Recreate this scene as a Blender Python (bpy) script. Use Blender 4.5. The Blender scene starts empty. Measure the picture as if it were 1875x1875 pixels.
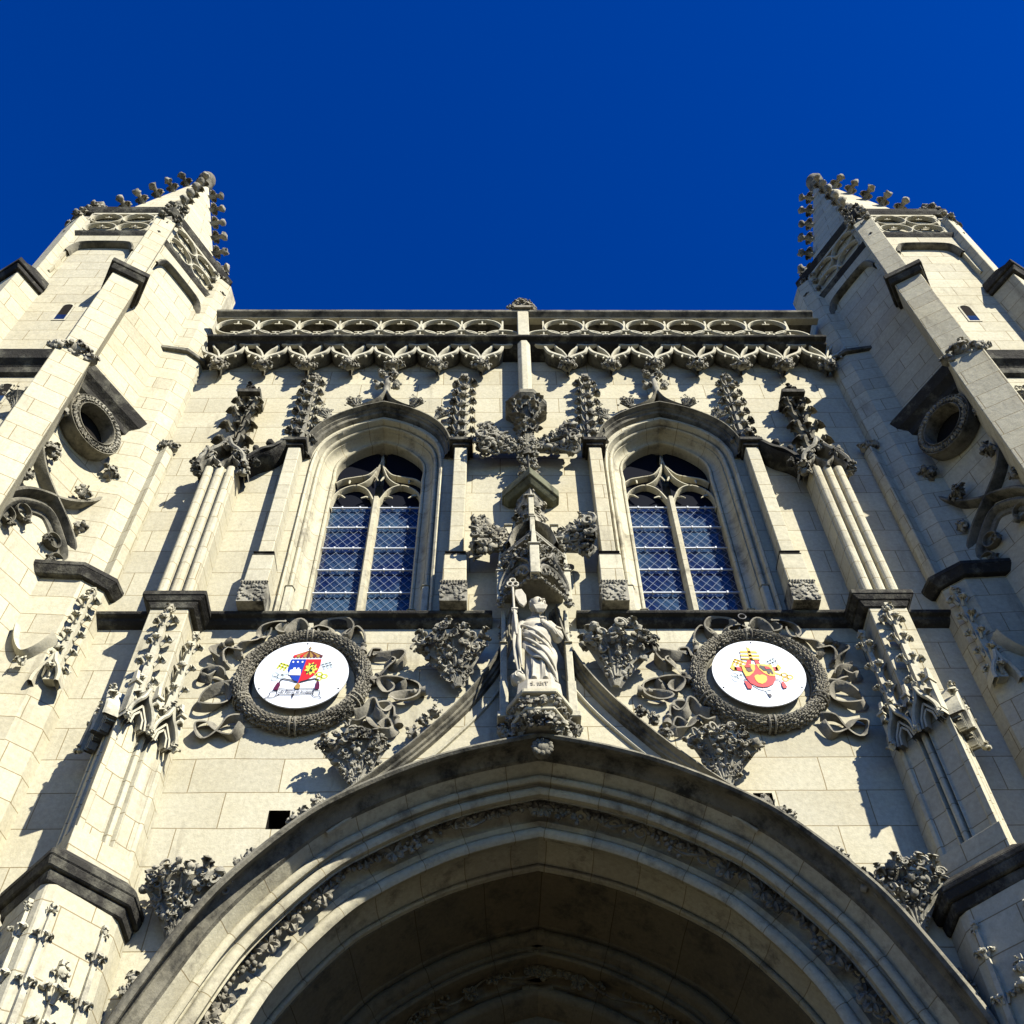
import bpy, math, random
from mathutils import Vector, Matrix, noise
from mathutils.geometry import tessellate_polygon
R = math.radians
S = bpy.context.scene
COL = S.collection

# ------------------------------------------------------------------ camera
cam_d = bpy.data.cameras.new('camera')
cam = bpy.data.objects.new('camera', cam_d)
COL.objects.link(cam)
PSI, TH, RO = 0.02145, 0.946, -0.01835
fw = Vector((math.sin(PSI)*math.cos(TH), math.cos(PSI)*math.cos(TH), math.sin(TH)))
rt = Vector((math.cos(PSI), -math.sin(PSI), 0)); up = rt.cross(fw)
rt2 = rt*math.cos(RO) + up*math.sin(RO); up2 = up*math.cos(RO) - rt*math.sin(RO)
mw = Matrix.Identity(4)
for i in range(3):
    mw[i][0] = rt2[i]; mw[i][1] = up2[i]; mw[i][2] = -fw[i]
mw.translation = Vector((-0.4194, -10, 1.6))
cam.matrix_world = mw
cam_d.sensor_width = 36; cam_d.lens = 36*2019/1875
cam_d.clip_start = 0.05; cam_d.clip_end = 2000
S.camera = cam

# ------------------------------------------------------------------ light
SUNV = Vector((.89, -1.0, 1.03)).normalized()
EL = math.asin(SUNV.z)
w = bpy.data.worlds.new('World'); S.world = w; w.use_nodes = True
nt = w.node_tree; nt.nodes.clear()
sky = nt.nodes.new('ShaderNodeTexSky'); sky.sky_type = 'NISHITA'; sky.sun_disc = False
sky.sun_elevation = EL; sky.sun_rotation = math.atan2(SUNV.x, SUNV.y)
sky.air_density = 1.0; sky.dust_density = 0.0; sky.ozone_density = 3.0; sky.altitude = 2200
hs = nt.nodes.new('ShaderNodeHueSaturation')
hs.inputs['Saturation'].default_value = 1.85; hs.inputs['Value'].default_value = 1.0
hs.inputs['Hue'].default_value = 0.525
bg = nt.nodes.new('ShaderNodeBackground'); bg.inputs['Strength'].default_value = 0.078
wo = nt.nodes.new('ShaderNodeOutputWorld')
nt.links.new(sky.outputs[0], hs.inputs['Color']); nt.links.new(hs.outputs[0], bg.inputs[0]); nt.links.new(bg.outputs[0], wo.inputs[0])
sd = bpy.data.lights.new('sun', 'SUN'); sd.energy = 5.0; sd.angle = R(.5); sd.color = (1, .95, .84)
sun = bpy.data.objects.new('sun', sd); COL.objects.link(sun)
sun.rotation_euler = SUNV.to_track_quat('Z', 'Y').to_euler()
S.view_settings.view_transform = 'Standard'; S.view_settings.look = 'None'
S.view_settings.exposure = 1.25; S.view_settings.gamma = 1.0
S.cycles.max_bounces = 5; S.cycles.diffuse_bounces = 1

# ------------------------------------------------------------------ materials
def stone(name, base, alt, dark, amount, joints=None, bump=.35, jw=.9, jh=.42, streak=False, rough=.92, mortar=.007, warm=.25):
    m = bpy.data.materials.new(name); m.use_nodes = True
    t = m.node_tree; N = t.nodes; L = t.links; N.clear()
    out = N.new('ShaderNodeOutputMaterial'); p = N.new('ShaderNodeBsdfPrincipled')
    p.inputs['Roughness'].default_value = rough; p.inputs['Specular IOR Level'].default_value = .18
    L.new(p.outputs[0], out.inputs[0])
    geo = N.new('ShaderNodeNewGeometry')
    def nz(scale, det=5, rgh=.6, vec=None, dist=0):
        n = N.new('ShaderNodeTexNoise'); n.inputs['Scale'].default_value = scale
        n.inputs['Detail'].default_value = det; n.inputs['Roughness'].default_value = rgh
        n.inputs['Distortion'].default_value = dist
        L.new(vec or geo.outputs['Position'], n.inputs['Vector']); return n.outputs['Fac']
    def ramp(f, a, b, lo=0., hi=1.):
        r = N.new('ShaderNodeMapRange'); r.inputs[1].default_value = a; r.inputs[2].default_value = b
        r.inputs[3].default_value = lo; r.inputs[4].default_value = hi; r.clamp = True
        L.new(f, r.inputs[0]); return r.outputs[0]
    def mix(a, b, f, mode='MIX'):
        x = N.new('ShaderNodeMix'); x.data_type = 'RGBA'; x.blend_type = mode
        for sock, v in ((x.inputs[6], a), (x.inputs[7], b)):
            if isinstance(v, tuple): sock.default_value = (*v, 1)
            else: L.new(v, sock)
        if isinstance(f, float): x.inputs[0].default_value = f
        else: L.new(f, x.inputs[0])
        return x.outputs[2]
    def math_(op, a, b):
        x = N.new('ShaderNodeMath'); x.operation = op
        for sock, v in ((x.inputs[0], a), (x.inputs[1], b)):
            if isinstance(v, float): sock.default_value = v
            else: L.new(v, sock)
        return x.outputs[0]
    col = mix(base, alt, ramp(nz(.9, 4), .35, .65))
    col = mix(col, tuple(c*k for c, k in zip(base, (1.03, .9, .7))), ramp(nz(.55, 3), .52, .75, 0, warm))
    h = math_('MULTIPLY', nz(9, 8, .65), .7)
    if joints:
        tc = N.new('ShaderNodeTexCoord')
        mp = N.new('ShaderNodeMapping'); L.new(tc.outputs['UV'], mp.inputs[0])
        br = N.new('ShaderNodeTexBrick')
        br.inputs['Scale'].default_value = 1; br.inputs['Mortar Size'].default_value = mortar
        br.inputs['Mortar Smooth'].default_value = .25
        if joints == 'sweep':
            br.inputs['Brick Width'].default_value = 60; br.inputs['Row Height'].default_value = jh
            mp.inputs['Location'].default_value = (7.3, .11, 0)
        else:
            br.inputs['Brick Width'].default_value = jw; br.inputs['Row Height'].default_value = jh
            br.offset = .43
        # hand-cut blocks: joints wander a little
        nv = N.new('ShaderNodeTexNoise'); nv.inputs['Scale'].default_value = 1.3; nv.inputs['Detail'].default_value = 2
        L.new(mp.outputs[0], nv.inputs['Vector'])
        vm = N.new('ShaderNodeVectorMath'); vm.operation = 'MULTIPLY_ADD'
        L.new(nv.outputs['Color'], vm.inputs[0]); vm.inputs[1].default_value = (.03, .03, 0); L.new(mp.outputs[0], vm.inputs[2])
        L.new(vm.outputs[0], br.inputs['Vector'])
        br.inputs['Color1'].default_value = (.89, .88, .86, 1); br.inputs['Color2'].default_value = (1.07, 1.06, 1.02, 1)
        br.inputs['Mortar'].default_value = (.5, .43, .32, 1)
        col = mix(col, br.outputs['Color'], 1.0, 'MULTIPLY')
        h = math_('SUBTRACT', h, math_('MULTIPLY', br.outputs['Fac'], .9))
    # weathering crust: patches with a shape of their own
    if streak:
        mp2 = N.new('ShaderNodeMapping'); mp2.inputs['Scale'].default_value = (2.6, 2.6, .35)
        L.new(geo.outputs['Position'], mp2.inputs[0])
        f1 = nz(1.1, 7, .68, mp2.outputs[0])
    else:
        f1 = nz(2.6, 8, .72)
    c = 1.0-amount
    f = ramp(f1, .28+.45*c, .46+.45*c)
    col = mix(col, dark, f)
    g = ramp(nz(17, 8, .72), .3, .7, .78, 1.1)
    vv = N.new('ShaderNodeCombineXYZ')
    for i in range(3): L.new(g, vv.inputs[i])
    col = mix(col, vv.outputs[0], 1.0, 'MULTIPLY')
    L.new(col, p.inputs['Base Color'])
    b = N.new('ShaderNodeBump'); b.inputs['Strength'].default_value = bump; b.inputs['Distance'].default_value = .03
    h = math_('ADD', h, math_('MULTIPLY', nz(45, 4), .25))
    L.new(h, b.inputs['Height']); L.new(b.outputs[0], p.inputs['Normal'])
    return m

def flat(name, col, rough=.6, spec=.3, metal=0., noise_amt=.08):
    m = bpy.data.materials.new(name); m.use_nodes = True
    t = m.node_tree; p = t.nodes['Principled BSDF']
    p.inputs['Roughness'].default_value = rough; p.inputs['Specular IOR Level'].default_value = spec
    p.inputs['Metallic'].default_value = metal
    n = t.nodes.new('ShaderNodeTexNoise'); n.inputs['Scale'].default_value = 14; n.inputs['Detail'].default_value = 4
    g = t.nodes.new('ShaderNodeNewGeometry'); t.links.new(g.outputs['Position'], n.inputs['Vector'])
    x = t.nodes.new('ShaderNodeMix'); x.data_type = 'RGBA'
    x.inputs[6].default_value = (*[c*(1-noise_amt) for c in col], 1)
    x.inputs[7].default_value = (*[min(1, c*(1+noise_amt)) for c in col], 1)
    t.links.new(n.outputs['Fac'], x.inputs[0]); t.links.new(x.outputs[2], p.inputs['Base Color'])
    return m

CREAM = (.398, .370, .266); PALE = (.435, .412, .312)
M_WALL = stone('ashlar', CREAM, PALE, (.24, .215, .15), .36, 'brick', streak=True, jw=1.05, jh=.5)
M_FINE = stone('ashlar_fine', CREAM, PALE, (.235, .212, .15), .36, 'brick', streak=True, jw=.8, jh=.36)
M_MOLD = stone('moulded_stone', CREAM, PALE, (.15, .135, .1), .46, 'sweep', jh=.62, mortar=.006)
M_BARE = stone('dressed_stone', CREAM, PALE, (.17, .16, .13), .44)
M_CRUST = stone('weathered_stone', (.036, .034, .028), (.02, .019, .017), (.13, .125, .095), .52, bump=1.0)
M_HALF = stone('stained_stone', (.22, .205, .152), (.13, .122, .094), (.035, .034, .028), .62, bump=.6)
M_CARVE = stone('carved_stone', (.33, .31, .24), (.21, .2, .16), (.035, .034, .029), .58, bump=.5)
M_WREATH = stone('garland_stone', (.25, .23, .175), (.17, .16, .125), (.06, .056, .045), .55, bump=.5)
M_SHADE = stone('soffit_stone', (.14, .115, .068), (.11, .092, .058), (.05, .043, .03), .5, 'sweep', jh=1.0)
M_STATUE = stone('statue_stone', (.40, .37, .285), (.43, .405, .33), (.28, .26, .2), .3, bump=.12)
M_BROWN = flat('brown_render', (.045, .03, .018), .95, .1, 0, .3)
M_HOLLOW = flat('hollow', (.015, .013, .011), 1, .05)
M_LEAD = flat('lead_came', (.20, .235, .28), .5, .4)
M_WHITE = flat('white_enamel', (.62, .65, .68), .35, .4, 0, .01)
M_GROUND = stone('paving', (.05, .048, .044), (.042, .04, .038), (.03, .03, .028), .4, 'brick', jw=.6, jh=.6)

def glass_mat():
    m = bpy.data.materials.new('window_glass'); m.use_nodes = True
    t = m.node_tree; p = t.nodes['Principled BSDF']
    p.inputs['Roughness'].default_value = .06; p.inputs['IOR'].default_value = 1.5
    n = t.nodes.new('ShaderNodeTexNoise'); n.inputs['Scale'].default_value = 1.4; n.inputs['Detail'].default_value = 3
    g = t.nodes.new('ShaderNodeNewGeometry'); t.links.new(g.outputs['Position'], n.inputs['Vector'])
    r = t.nodes.new('ShaderNodeMapRange'); r.inputs[1].default_value = .4; r.inputs[2].default_value = .68
    t.links.new(n.outputs['Fac'], r.inputs[0])
    x = t.nodes.new('ShaderNodeMix'); x.data_type = 'RGBA'
    x.inputs[6].default_value = (.006, .012, .045, 1); x.inputs[7].default_value = (.03, .06, .10, 1)
    t.links.new(r.outputs[0], x.inputs[0]); t.links.new(x.outputs[2], p.inputs['Base Color'])
    n2 = t.nodes.new('ShaderNodeTexNoise'); n2.inputs['Scale'].default_value = 7
    t.links.new(g.outputs['Position'], n2.inputs['Vector'])
    b = t.nodes.new('ShaderNodeBump'); b.inputs['Strength'].default_value = .12; t.links.new(n2.outputs['Fac'], b.inputs['Height'])
    t.links.new(b.outputs[0], p.inputs['Normal'])
    return m
M_GLASS = glass_mat()
M_HEAD = flat('dark_matte', (.004, .005, .009), .85, .05)  # near-black matte sheet laid over the glass in the window heads
M_BAR = flat('bar_white', (.46, .49, .52), .5)

# ------------------------------------------------------------------ mesh building
def ico(level):
    t = (1+5**.5)/2
    v = [Vector(p).normalized() for p in ((-1,t,0),(1,t,0),(-1,-t,0),(1,-t,0),(0,-1,t),(0,1,t),(0,-1,-t),(0,1,-t),(t,0,-1),(t,0,1),(-t,0,-1),(-t,0,1))]
    f = [(0,11,5),(0,5,1),(0,1,7),(0,7,10),(0,10,11),(1,5,9),(5,11,4),(11,10,2),(10,7,6),(7,1,8),(3,9,4),(3,4,2),(3,2,6),(3,6,8),(3,8,9),(4,9,5),(2,4,11),(6,2,10),(8,6,7),(9,8,1)]
    for _ in range(level):
        cache = {}; nf = []
        def mid(a, b):
            k = (min(a, b), max(a, b))
            if k not in cache:
                cache[k] = len(v); v.append(((v[a]+v[b])/2).normalized())
            return cache[k]
        for a, b, c in f:
            ab, bc, ca = mid(a, b), mid(b, c), mid(c, a)
            nf += [(a, ab, ca), (b, bc, ab), (c, ca, bc), (ab, bc, ca)]
        f = nf
    return v, f
ICO = [ico(0), ico(1), ico(2)]

def smooth2(pts, n=6, closed=False):
    """Catmull-Rom through points of any dimension"""
    P = [Vector(p) for p in pts]; out = []
    k = len(P)
    rng = range(k if closed else k-1)
    for i in rng:
        if closed: p0, p1, p2, p3 = P[i-1], P[i], P[(i+1) % k], P[(i+2) % k]
        else: p0, p1, p2, p3 = P[max(i-1, 0)], P[i], P[i+1], P[min(i+2, k-1)]
        for j in range(n):
            t = j/n
            out.append(.5*((2*p1)+(p2-p0)*t+(2*p0-5*p1+4*p2-p3)*t*t+(3*p1-p0-3*p2+p3)*t**3))
    if not closed: out.append(P[-1].copy())
    return out

class MB:
    def __init__(s, side=1, fn=None):
        s.V = []; s.F = []; s.U = {}; s.side = side; s.fn = fn; s.X = None
    def v(s, p):
        p = Vector(p)
        if s.X is not None: p = s.X @ p
        if s.fn: p = Vector(s.fn(p))
        s.V.append((p.x*s.side, p.y, p.z)); return len(s.V)-1
    def f(s, idx, uv=None):
        if uv: s.U[len(s.F)] = uv
        s.F.append(tuple(idx))
    def box(s, x0, x1, y0, y1, z0, z1, tx=0, ty=0):
        """tx, ty: how much narrower the top is on each side"""
        i = [s.v(p) for p in ((x0,y0,z0),(x1,y0,z0),(x1,y1,z0),(x0,y1,z0),(x0+tx,y0+ty,z1),(x1-tx,y0+ty,z1),(x1-tx,y1,z1),(x0+tx,y1,z1))]
        for q in ((3,2,1,0),(4,5,6,7),(0,1,5,4),(1,2,6,5),(2,3,7,6),(3,0,4,7)): s.f([i[k] for k in q])
    def prism(s, pl, z0, z1, top=None):
        top = top or pl; n = len(pl)
        a = [s.v((*p, z0)) for p in pl]; b = [s.v((*p, z1)) for p in top]
        for k in range(n):
            s.f((a[k], a[(k+1) % n], b[(k+1) % n], b[k]))
        s.f(a[::-1]); s.f(b)
    def slab(s, poly, y0, y1):
        """polygon in x,z extruded along y (y0 front)"""
        tri = tessellate_polygon([[Vector((p[0], p[1], 0)) for p in poly]])
        a = [s.v((p[0], y0, p[1])) for p in poly]; b = [s.v((p[0], y1, p[1])) for p in poly]
        n = len(poly)
        for t in tri: s.f([a[k] for k in t]); s.f([b[k] for k in t][::-1])
        for k in range(n): s.f((a[k], b[k], b[(k+1) % n], a[(k+1) % n]))
    def sweep(s, path, prof, mult=None, closed=False, pclosed=False, caps=False):
        """path in x,z; profile of (inset to the right of travel, y)"""
        n = len(path); rows = []
        acc = 0; vs = []
        pl = [0]
        for a, b in zip(prof, prof[1:]): pl.append(pl[-1]+math.hypot(b[0]-a[0], b[1]-a[1]))
        for i in range(n):
            p = Vector(path[i][:2])
            a = Vector(path[i-1][:2]) if (i or closed) else None
            b = Vector(path[(i+1) % n][:2]) if (i < n-1 or closed) else None
            t1 = (p-a).normalized() if a is not None else None
            t2 = (b-p).normalized() if b is not None else None
            if t1 is None: t1 = t2
            if t2 is None: t2 = t1
            n1 = Vector((t1.y, -t1.x)); n2 = Vector((t2.y, -t2.x))
            nn = (n1+n2); nn = nn.normalized() if nn.length > 1e-6 else n1
            nn /= max(.4, nn.dot(n1))
            if i: acc += (p-Vector(path[i-1][:2])).length
            m = mult[i] if mult else 1
            rows.append([s.v((p.x+nn.x*q[0]*m, q[1], p.y+nn.y*q[0]*m)) for q in prof]); vs.append(acc)
        k = len(prof)
        for i in range(n if closed else n-1):
            j = (i+1) % n
            v0 = vs[i]; v1 = vs[j] if j else acc+.1
            for q in range(k if pclosed else k-1):
                r = (q+1) % k
                u0, u1 = pl[q], (pl[r] if r else pl[q]+.1)
                s.f((rows[i][q], rows[i][r], rows[j][r], rows[j][q]), ((u0, v0), (u1, v0), (u1, v1), (u0, v1)))
        if caps and pclosed and not closed:
            s.f(rows[0][::-1]); s.f(rows[-1])
    def tube(s, path, r, n=6, caps=True, flat=1.0):
        P = [Vector(p) for p in path]; k = len(P)
        rr = r if isinstance(r, (list, tuple)) else [r]*k
        t = (P[1]-P[0]).normalized()
        u = t.orthogonal().normalized(); rows = []
        for i in range(k):
            t = (P[min(i+1, k-1)]-P[max(i-1, 0)])
            t = t.normalized() if t.length > 1e-9 else Vector((0, 0, 1))
            u = (u-t*u.dot(t)); u = u.normalized() if u.length > 1e-6 else t.orthogonal().normalized()
            w_ = t.cross(u)
            rows.append([s.v(P[i]+(u*math.cos(2*math.pi*j/n)+w_*math.sin(2*math.pi*j/n)*flat)*rr[i]) for j in range(n)])
        for i in range(k-1):
            for j in range(n):
                s.f((rows[i][j], rows[i][(j+1) % n], rows[i+1][(j+1) % n], rows[i+1][j]))
        if caps: s.f(rows[0][::-1]); s.f(rows[-1])
    def blob(s, c, r, lv=1, rough=.18, seed=0):
        c = Vector(c); r = Vector(r) if hasattr(r, '__len__') else Vector((r, r, r))
        vv, ff = ICO[lv]; off = Vector((seed*1.7, seed*.9, seed*2.3))
        ids = []
        for q in vv:
            k = 1+rough*2*noise.noise(q*1.7+off)
            ids.append(s.v(c+Vector((q.x*r.x, q.y*r.y, q.z*r.z))*k))
        for a in ff: s.f([ids[i] for i in a])
    def curl(s, c, ax, ay, r, th=.25, turns=1.4, n=12):
        """small spiral volute of carved leaf"""
        c = Vector(c); ax = Vector(ax).normalized(); ay = Vector(ay).normalized()
        pts = []; rad = []
        for i in range(n+1):
            t = i/n; a = t*turns*2*math.pi; q = r*(1-.72*t)
            pts.append(c+ax*math.cos(a)*q+ay*math.sin(a)*q); rad.append(r*th*(1-.45*t))
        s.tube(pts, rad, 5)
    def leaf(s, base, out, up_, size, wide=.55, bend=1.0):
        """bent, lobed leaf plate with thickness"""
        b = Vector(base); o = Vector(out).normalized(); u = Vector(up_); u = (u-o*u.dot(o)).normalized(); w_ = o.cross(u)
        NL, NW = 7, 4; th = size*.07; top = []; bot = []
        for i in range(NL+1):
            t = i/NL
            wd = size*wide*(math.sin(math.pi*min(1, t*.93+.06))**.7)*(1+.28*math.cos(t*5*math.pi))*.6
            c = b+o*(size*(t-.25*t**3*bend))+u*(size*(.75*t-1.0*t**3)*bend*.8)
            rt_, rb = [], []
            for j in range(NW+1):
                q = j/NW*2-1
                p = c+w_*(q*wd)+u*(-abs(q)**1.5*wd*.5+.25*wd*math.cos(q*2*math.pi))
                rt_.append(s.v(p+u*th)); rb.append(s.v(p-u*th))
            top.append(rt_); bot.append(rb)
        for i in range(NL):
            for j in range(NW):
                s.f((top[i][j], top[i][j+1], top[i+1][j+1], top[i+1][j])); s.f((bot[i][j], bot[i+1][j], bot[i+1][j+1], bot[i][j+1]))
            s.f((top[i][0], top[i+1][0], bot[i+1][0], bot[i][0])); s.f((top[i][NW], bot[i][NW], bot[i+1][NW], top[i+1][NW]))
        s.f(top[NL]+bot[NL][::-1]); s.f(top[0][::-1]+bot[0])
    def lathe(s, prof, n=16, c=(0, 0), caps=True):
        rows = [[s.v((c[0]+r*math.cos(2*math.pi*j/n), c[1]+r*math.sin(2*math.pi*j/n), z)) for j in range(n)] for r, z in prof]
        for i in range(len(rows)-1):
            for j in range(n): s.f((rows[i][j], rows[i][(j+1) % n], rows[i+1][(j+1) % n], rows[i+1][j]))
        if caps: s.f(rows[0][::-1]); s.f(rows[-1])
    def build(s, name, mat, parent=None, smooth=None, bevel=0.0):
        me = bpy.data.meshes.new(name)
        F = [f[::-1] for f in s.F] if s.side < 0 else s.F
        me.from_pydata(s.V, [], F); me.update()
        uv = me.uv_layers.new(name='UVMap').data
        V = s.V
        for p in me.polygons:
            c = s.U.get(p.index)
            if c:
                c = c[::-1] if s.side < 0 else c
                for k, l in enumerate(p.loop_indices): uv[l].uv = c[k]
            else:
                n = p.normal
                if abs(n.z) > .8:
                    for l in p.loop_indices:
                        q = V[me.loops[l].vertex_index]; uv[l].uv = (q[0], q[1])
                else:
                    h = math.hypot(n.x, n.y) or 1; tx, ty = -n.y/h, n.x/h
                    for l in p.loop_indices:
                        q = V[me.loops[l].vertex_index]; uv[l].uv = (q[0]*tx+q[1]*ty+.37, q[2])
        if smooth is not None:
            me.polygons.foreach_set('use_smooth', [True]*len(me.polygons))
            if smooth < 180: me.set_sharp_from_angle(angle=R(smooth))
        me.materials.append(mat)
        o = bpy.data.objects.new(name, me); COL.objects.link(o)
        if parent is not None: o.parent = parent
        if bevel:
            b = o.modifiers.new('bevel', 'BEVEL'); b.width = bevel; b.segments = 1; b.limit_method = 'ANGLE'; b.angle_limit = R(40)
        return o

def thing(name, label, cat, loc=(0, 0, 0), group=None):
    o = bpy.data.objects.new(name, None); COL.objects.link(o); o.location = loc; o.empty_display_size = .3
    o['label'] = label; o['category'] = cat
    if group: o['group'] = group
    return o

def empty(name, parent):
    o = bpy.data.objects.new(name, None); COL.objects.link(o); o.parent = parent; return o

def copy_tree(o, parent, dx):
    c = o.copy(); COL.objects.link(c); c.parent = parent; c.location.x += dx
    for ch in list(o.children):
        d = ch.copy(); COL.objects.link(d); d.parent = c
    return c

def face_map(P0, P1):
    """local x along the face from P0, local -y outwards (to the right of P0>P1 seen from above), z up"""
    P0 = Vector(P0); P1 = Vector(P1); D = (P1-P0).normalized(); Nn = Vector((D.y, -D.x))
    return lambda p: (P0.x+D.x*p[0]-Nn.x*p[1], P0.y+D.y*p[0]-Nn.y*p[1], p[2])

# ------------------------------------------------------------------ carved ornament
def cluster(m, root, axis, side, size, seed, fat=1.0, depth=.6, n=46):
    """big crocket: stem at root growing along axis, spreading along side, standing out towards -y"""
    rnd = random.Random(seed)
    root = Vector(root); Z = Vector(axis).normalized(); Xd = Vector(side).normalized(); Y = Vector((0, 1, 0))
    if abs(Z.y) > .5: Y = Z.cross(Xd).normalized()
    def P(u, t, k=1.0):
        wd = (.07+.50*t**1.25)*fat; d = (.08+depth*t**1.7)*math.sqrt(max(0, 1-.75*u*u))*k
        return root+(Xd*(u*wd)-Y*d+Z*(t*(1-.12*u*u)))*size
    # shell behind the leaves
    rows = []
    for i in range(6):
        t = i/5*.9
        rows.append([m.v(P(j/8*2-1, t, .8)) for j in range(9)])
    for i in range(5):
        for j in range(8): m.f((rows[i][j], rows[i][j+1], rows[i+1][j+1], rows[i+1][j]))
    m.f([r for r in rows[-1]]+[m.v(root+Z*size*.9)])
    # ribs underneath
    for j in range(5):
        u = -1+2*j/4
        m.tube([P(u*(.3+.7*k/5), k/5*.9, .9) for k in range(6)], [size*(.03+.012*math.sin(k)) for k in range(6)], 5)
    for i in range(n):
        t = rnd.uniform(.04, 1.0)**.75; u = rnd.uniform(-1, 1)
        k = rnd.uniform(.85, 1.1)
        if rnd.random() < .3: t = rnd.uniform(.9, 1.02); k = rnd.uniform(.15, 1.0)
        c = P(u, t, k)
        r = size*rnd.uniform(.045, .09)*(.6+.5*t)
        q = rnd.random()
        if q < .5:
            tilt = Vector((rnd.uniform(-.6, .6), rnd.uniform(-.5, .5), rnd.uniform(-.6, .6)))
            m.curl(c-Y*r*.3, Xd+tilt, Z+tilt.cross(Xd)*.6, r*rnd.uniform(.9, 1.35), .3, rnd.uniform(.8, 1.5))
        elif q < .72:
            m.leaf(c, -Y*rnd.uniform(.2, 1)+Xd*(u+rnd.uniform(-.4, .4))+Z*.6, Z+Xd*rnd.uniform(-.5, .5), r*2.3, .6)
        else:
            m.blob(c, (r*rnd.uniform(.6, 1), r*rnd.uniform(.6, 1), r*rnd.uniform(.6, 1.1)), 1, .3, seed+i)

def sprig(m, c, size, seed, n=12, flat_=.7):
    """small bunch of carved leaf"""
    rnd = random.Random(seed); c = Vector(c)
    m.blob(c, size*.5, 1, .3, seed)
    for i in range(n):
        d = Vector((rnd.gauss(0, 1), -abs(rnd.gauss(0, .9)), rnd.gauss(0, 1))).normalized()
        q = c+d*size*rnd.uniform(.45, .75)
        k = rnd.random()
        if k < .45: m.leaf(q-d*size*.25, d, Vector((rnd.uniform(-1, 1), -.3, 1)), size*rnd.uniform(.5, .75), .7)
        elif k < .75: m.curl(q, d.orthogonal(), Vector((d.x*.3, -.2, 1)), size*rnd.uniform(.16, .28), .34, 1.2)
        else: m.blob(q, size*rnd.uniform(.14, .24), 1, .25, seed+i)

def pinnacle(m, base, top, r0, r1, pairs, leaf, finial=True, rot=45, front=True, seed=0):
    """tapered shaft with leaf crockets climbing its edges"""
    b = Vector(base); t = Vector(top); n = 4; rows = []
    for P, r in ((b, r0), (t, r1)):
        rows.append([m.v(P+Vector((r*math.cos(R(rot+90*k)), r*math.sin(R(rot+90*k)), 0))) for k in range(n)])
    for k in range(n): m.f((rows[0][k], rows[0][(k+1) % n], rows[1][(k+1) % n], rows[1][k]))
    m.f(rows[0][::-1]); m.f(rows[1])
    rnd = random.Random(seed)
    for i in range(pairs):
        f = (i+.45)/pairs; c = b.lerp(t, f); r = r0+(r1-r0)*f
        for k, d in enumerate((Vector((1, 0, 0)), Vector((-1, 0, 0)), Vector((0, -1, 0)))):
            if k == 2 and not front: continue
            cc = c+d*r*.7+Vector((0, 0, (.0, .05, -.06)[k]*leaf*3))
            s_ = leaf*rnd.uniform(.85, 1.15)
            m.tube([cc-Vector((0, 0, s_*.6)), cc+d*s_*.25, cc+d*s_*.55+Vector((0, 0, s_*.25))], [s_*.2, s_*.22, s_*.14], 5)
            m.leaf(cc+d*s_*.25, d*.9+Vector((0, -.2, .35)), Vector((0, 0, 1)), s_*1.05, .75, 1.1)
            m.blob(cc+d*s_*.85+Vector((0, 0, s_*.12)), s_*.27, 1, .35, seed+i*3+k)
    if finial:
        sprig(m, t+Vector((0, 0, leaf*.25)), leaf*.85, seed+5, 8)
        m.box(t.x-leaf*.35, t.x+leaf*.35, t.y-leaf*.35, t.y+leaf*.35, t.z+leaf*.55, t.z+leaf*.95)

# ------------------------------------------------------------------ ground
g = MB(); a = [g.v(p) for p in ((-400, -400, 0), (400, -400, 0), (400, 400, 0), (-400, 400, 0))]; g.f(a)
gr = g.build('ground', M_GROUND); gr['kind'] = 'structure'

church = thing('church_facade', 'pale Gothic church front with two hexagonal turrets, pointed portal and tracery windows', 'church')

# ------------------------------------------------------------------ curves shared by the front
def arch_path(half, samples=10):
    """half: points from apex to the foot on the right; returns full path left foot > apex > right foot and inset factors"""
    s_ = smooth2(half, samples)
    rightp = [(p[0], p[1]) for p in s_]; leftp = [(-p[0], p[1]) for p in s_][::-1]
    return leftp[:-1]+rightp
ARCH_HALF = [(0, 10.53), (.7, 10.36), (1.37, 10.12), (2.1, 9.73), (2.66, 9.31), (3.38, 8.45), (3.83, 7.55), (4.06, 6.95), (4.26, 6.1), (4.34, 5.2)]
AX = .07
PORTAL = arch_path(ARCH_HALF, 6)
PORTAL = [(-4.34+AX, 0)]+[(x+AX, z) for x, z in PORTAL]+[(4.34+AX, 0)]
def pm(x, z): return 1+.28*min(1, max(0, (10.4-z)/3.2))
PMULT = [pm(x, z) for x, z in PORTAL]

WCX = 2.42
WIN_OUT = [(0, 18.19), (.42, 18.0), (.78, 17.69), (.98, 17.36), (1.06, 16.9), (1.07, 16.2)]
WIN_PATH = arch_path(WIN_OUT, 6)
WIN_PATH = [(-1.07, 12.95)]+WIN_PATH+[(1.07, 12.95)]
WMULT = [1-.55*min(1, max(0, (z-16.9)/1.2)) for x, z in WIN_PATH]

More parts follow.
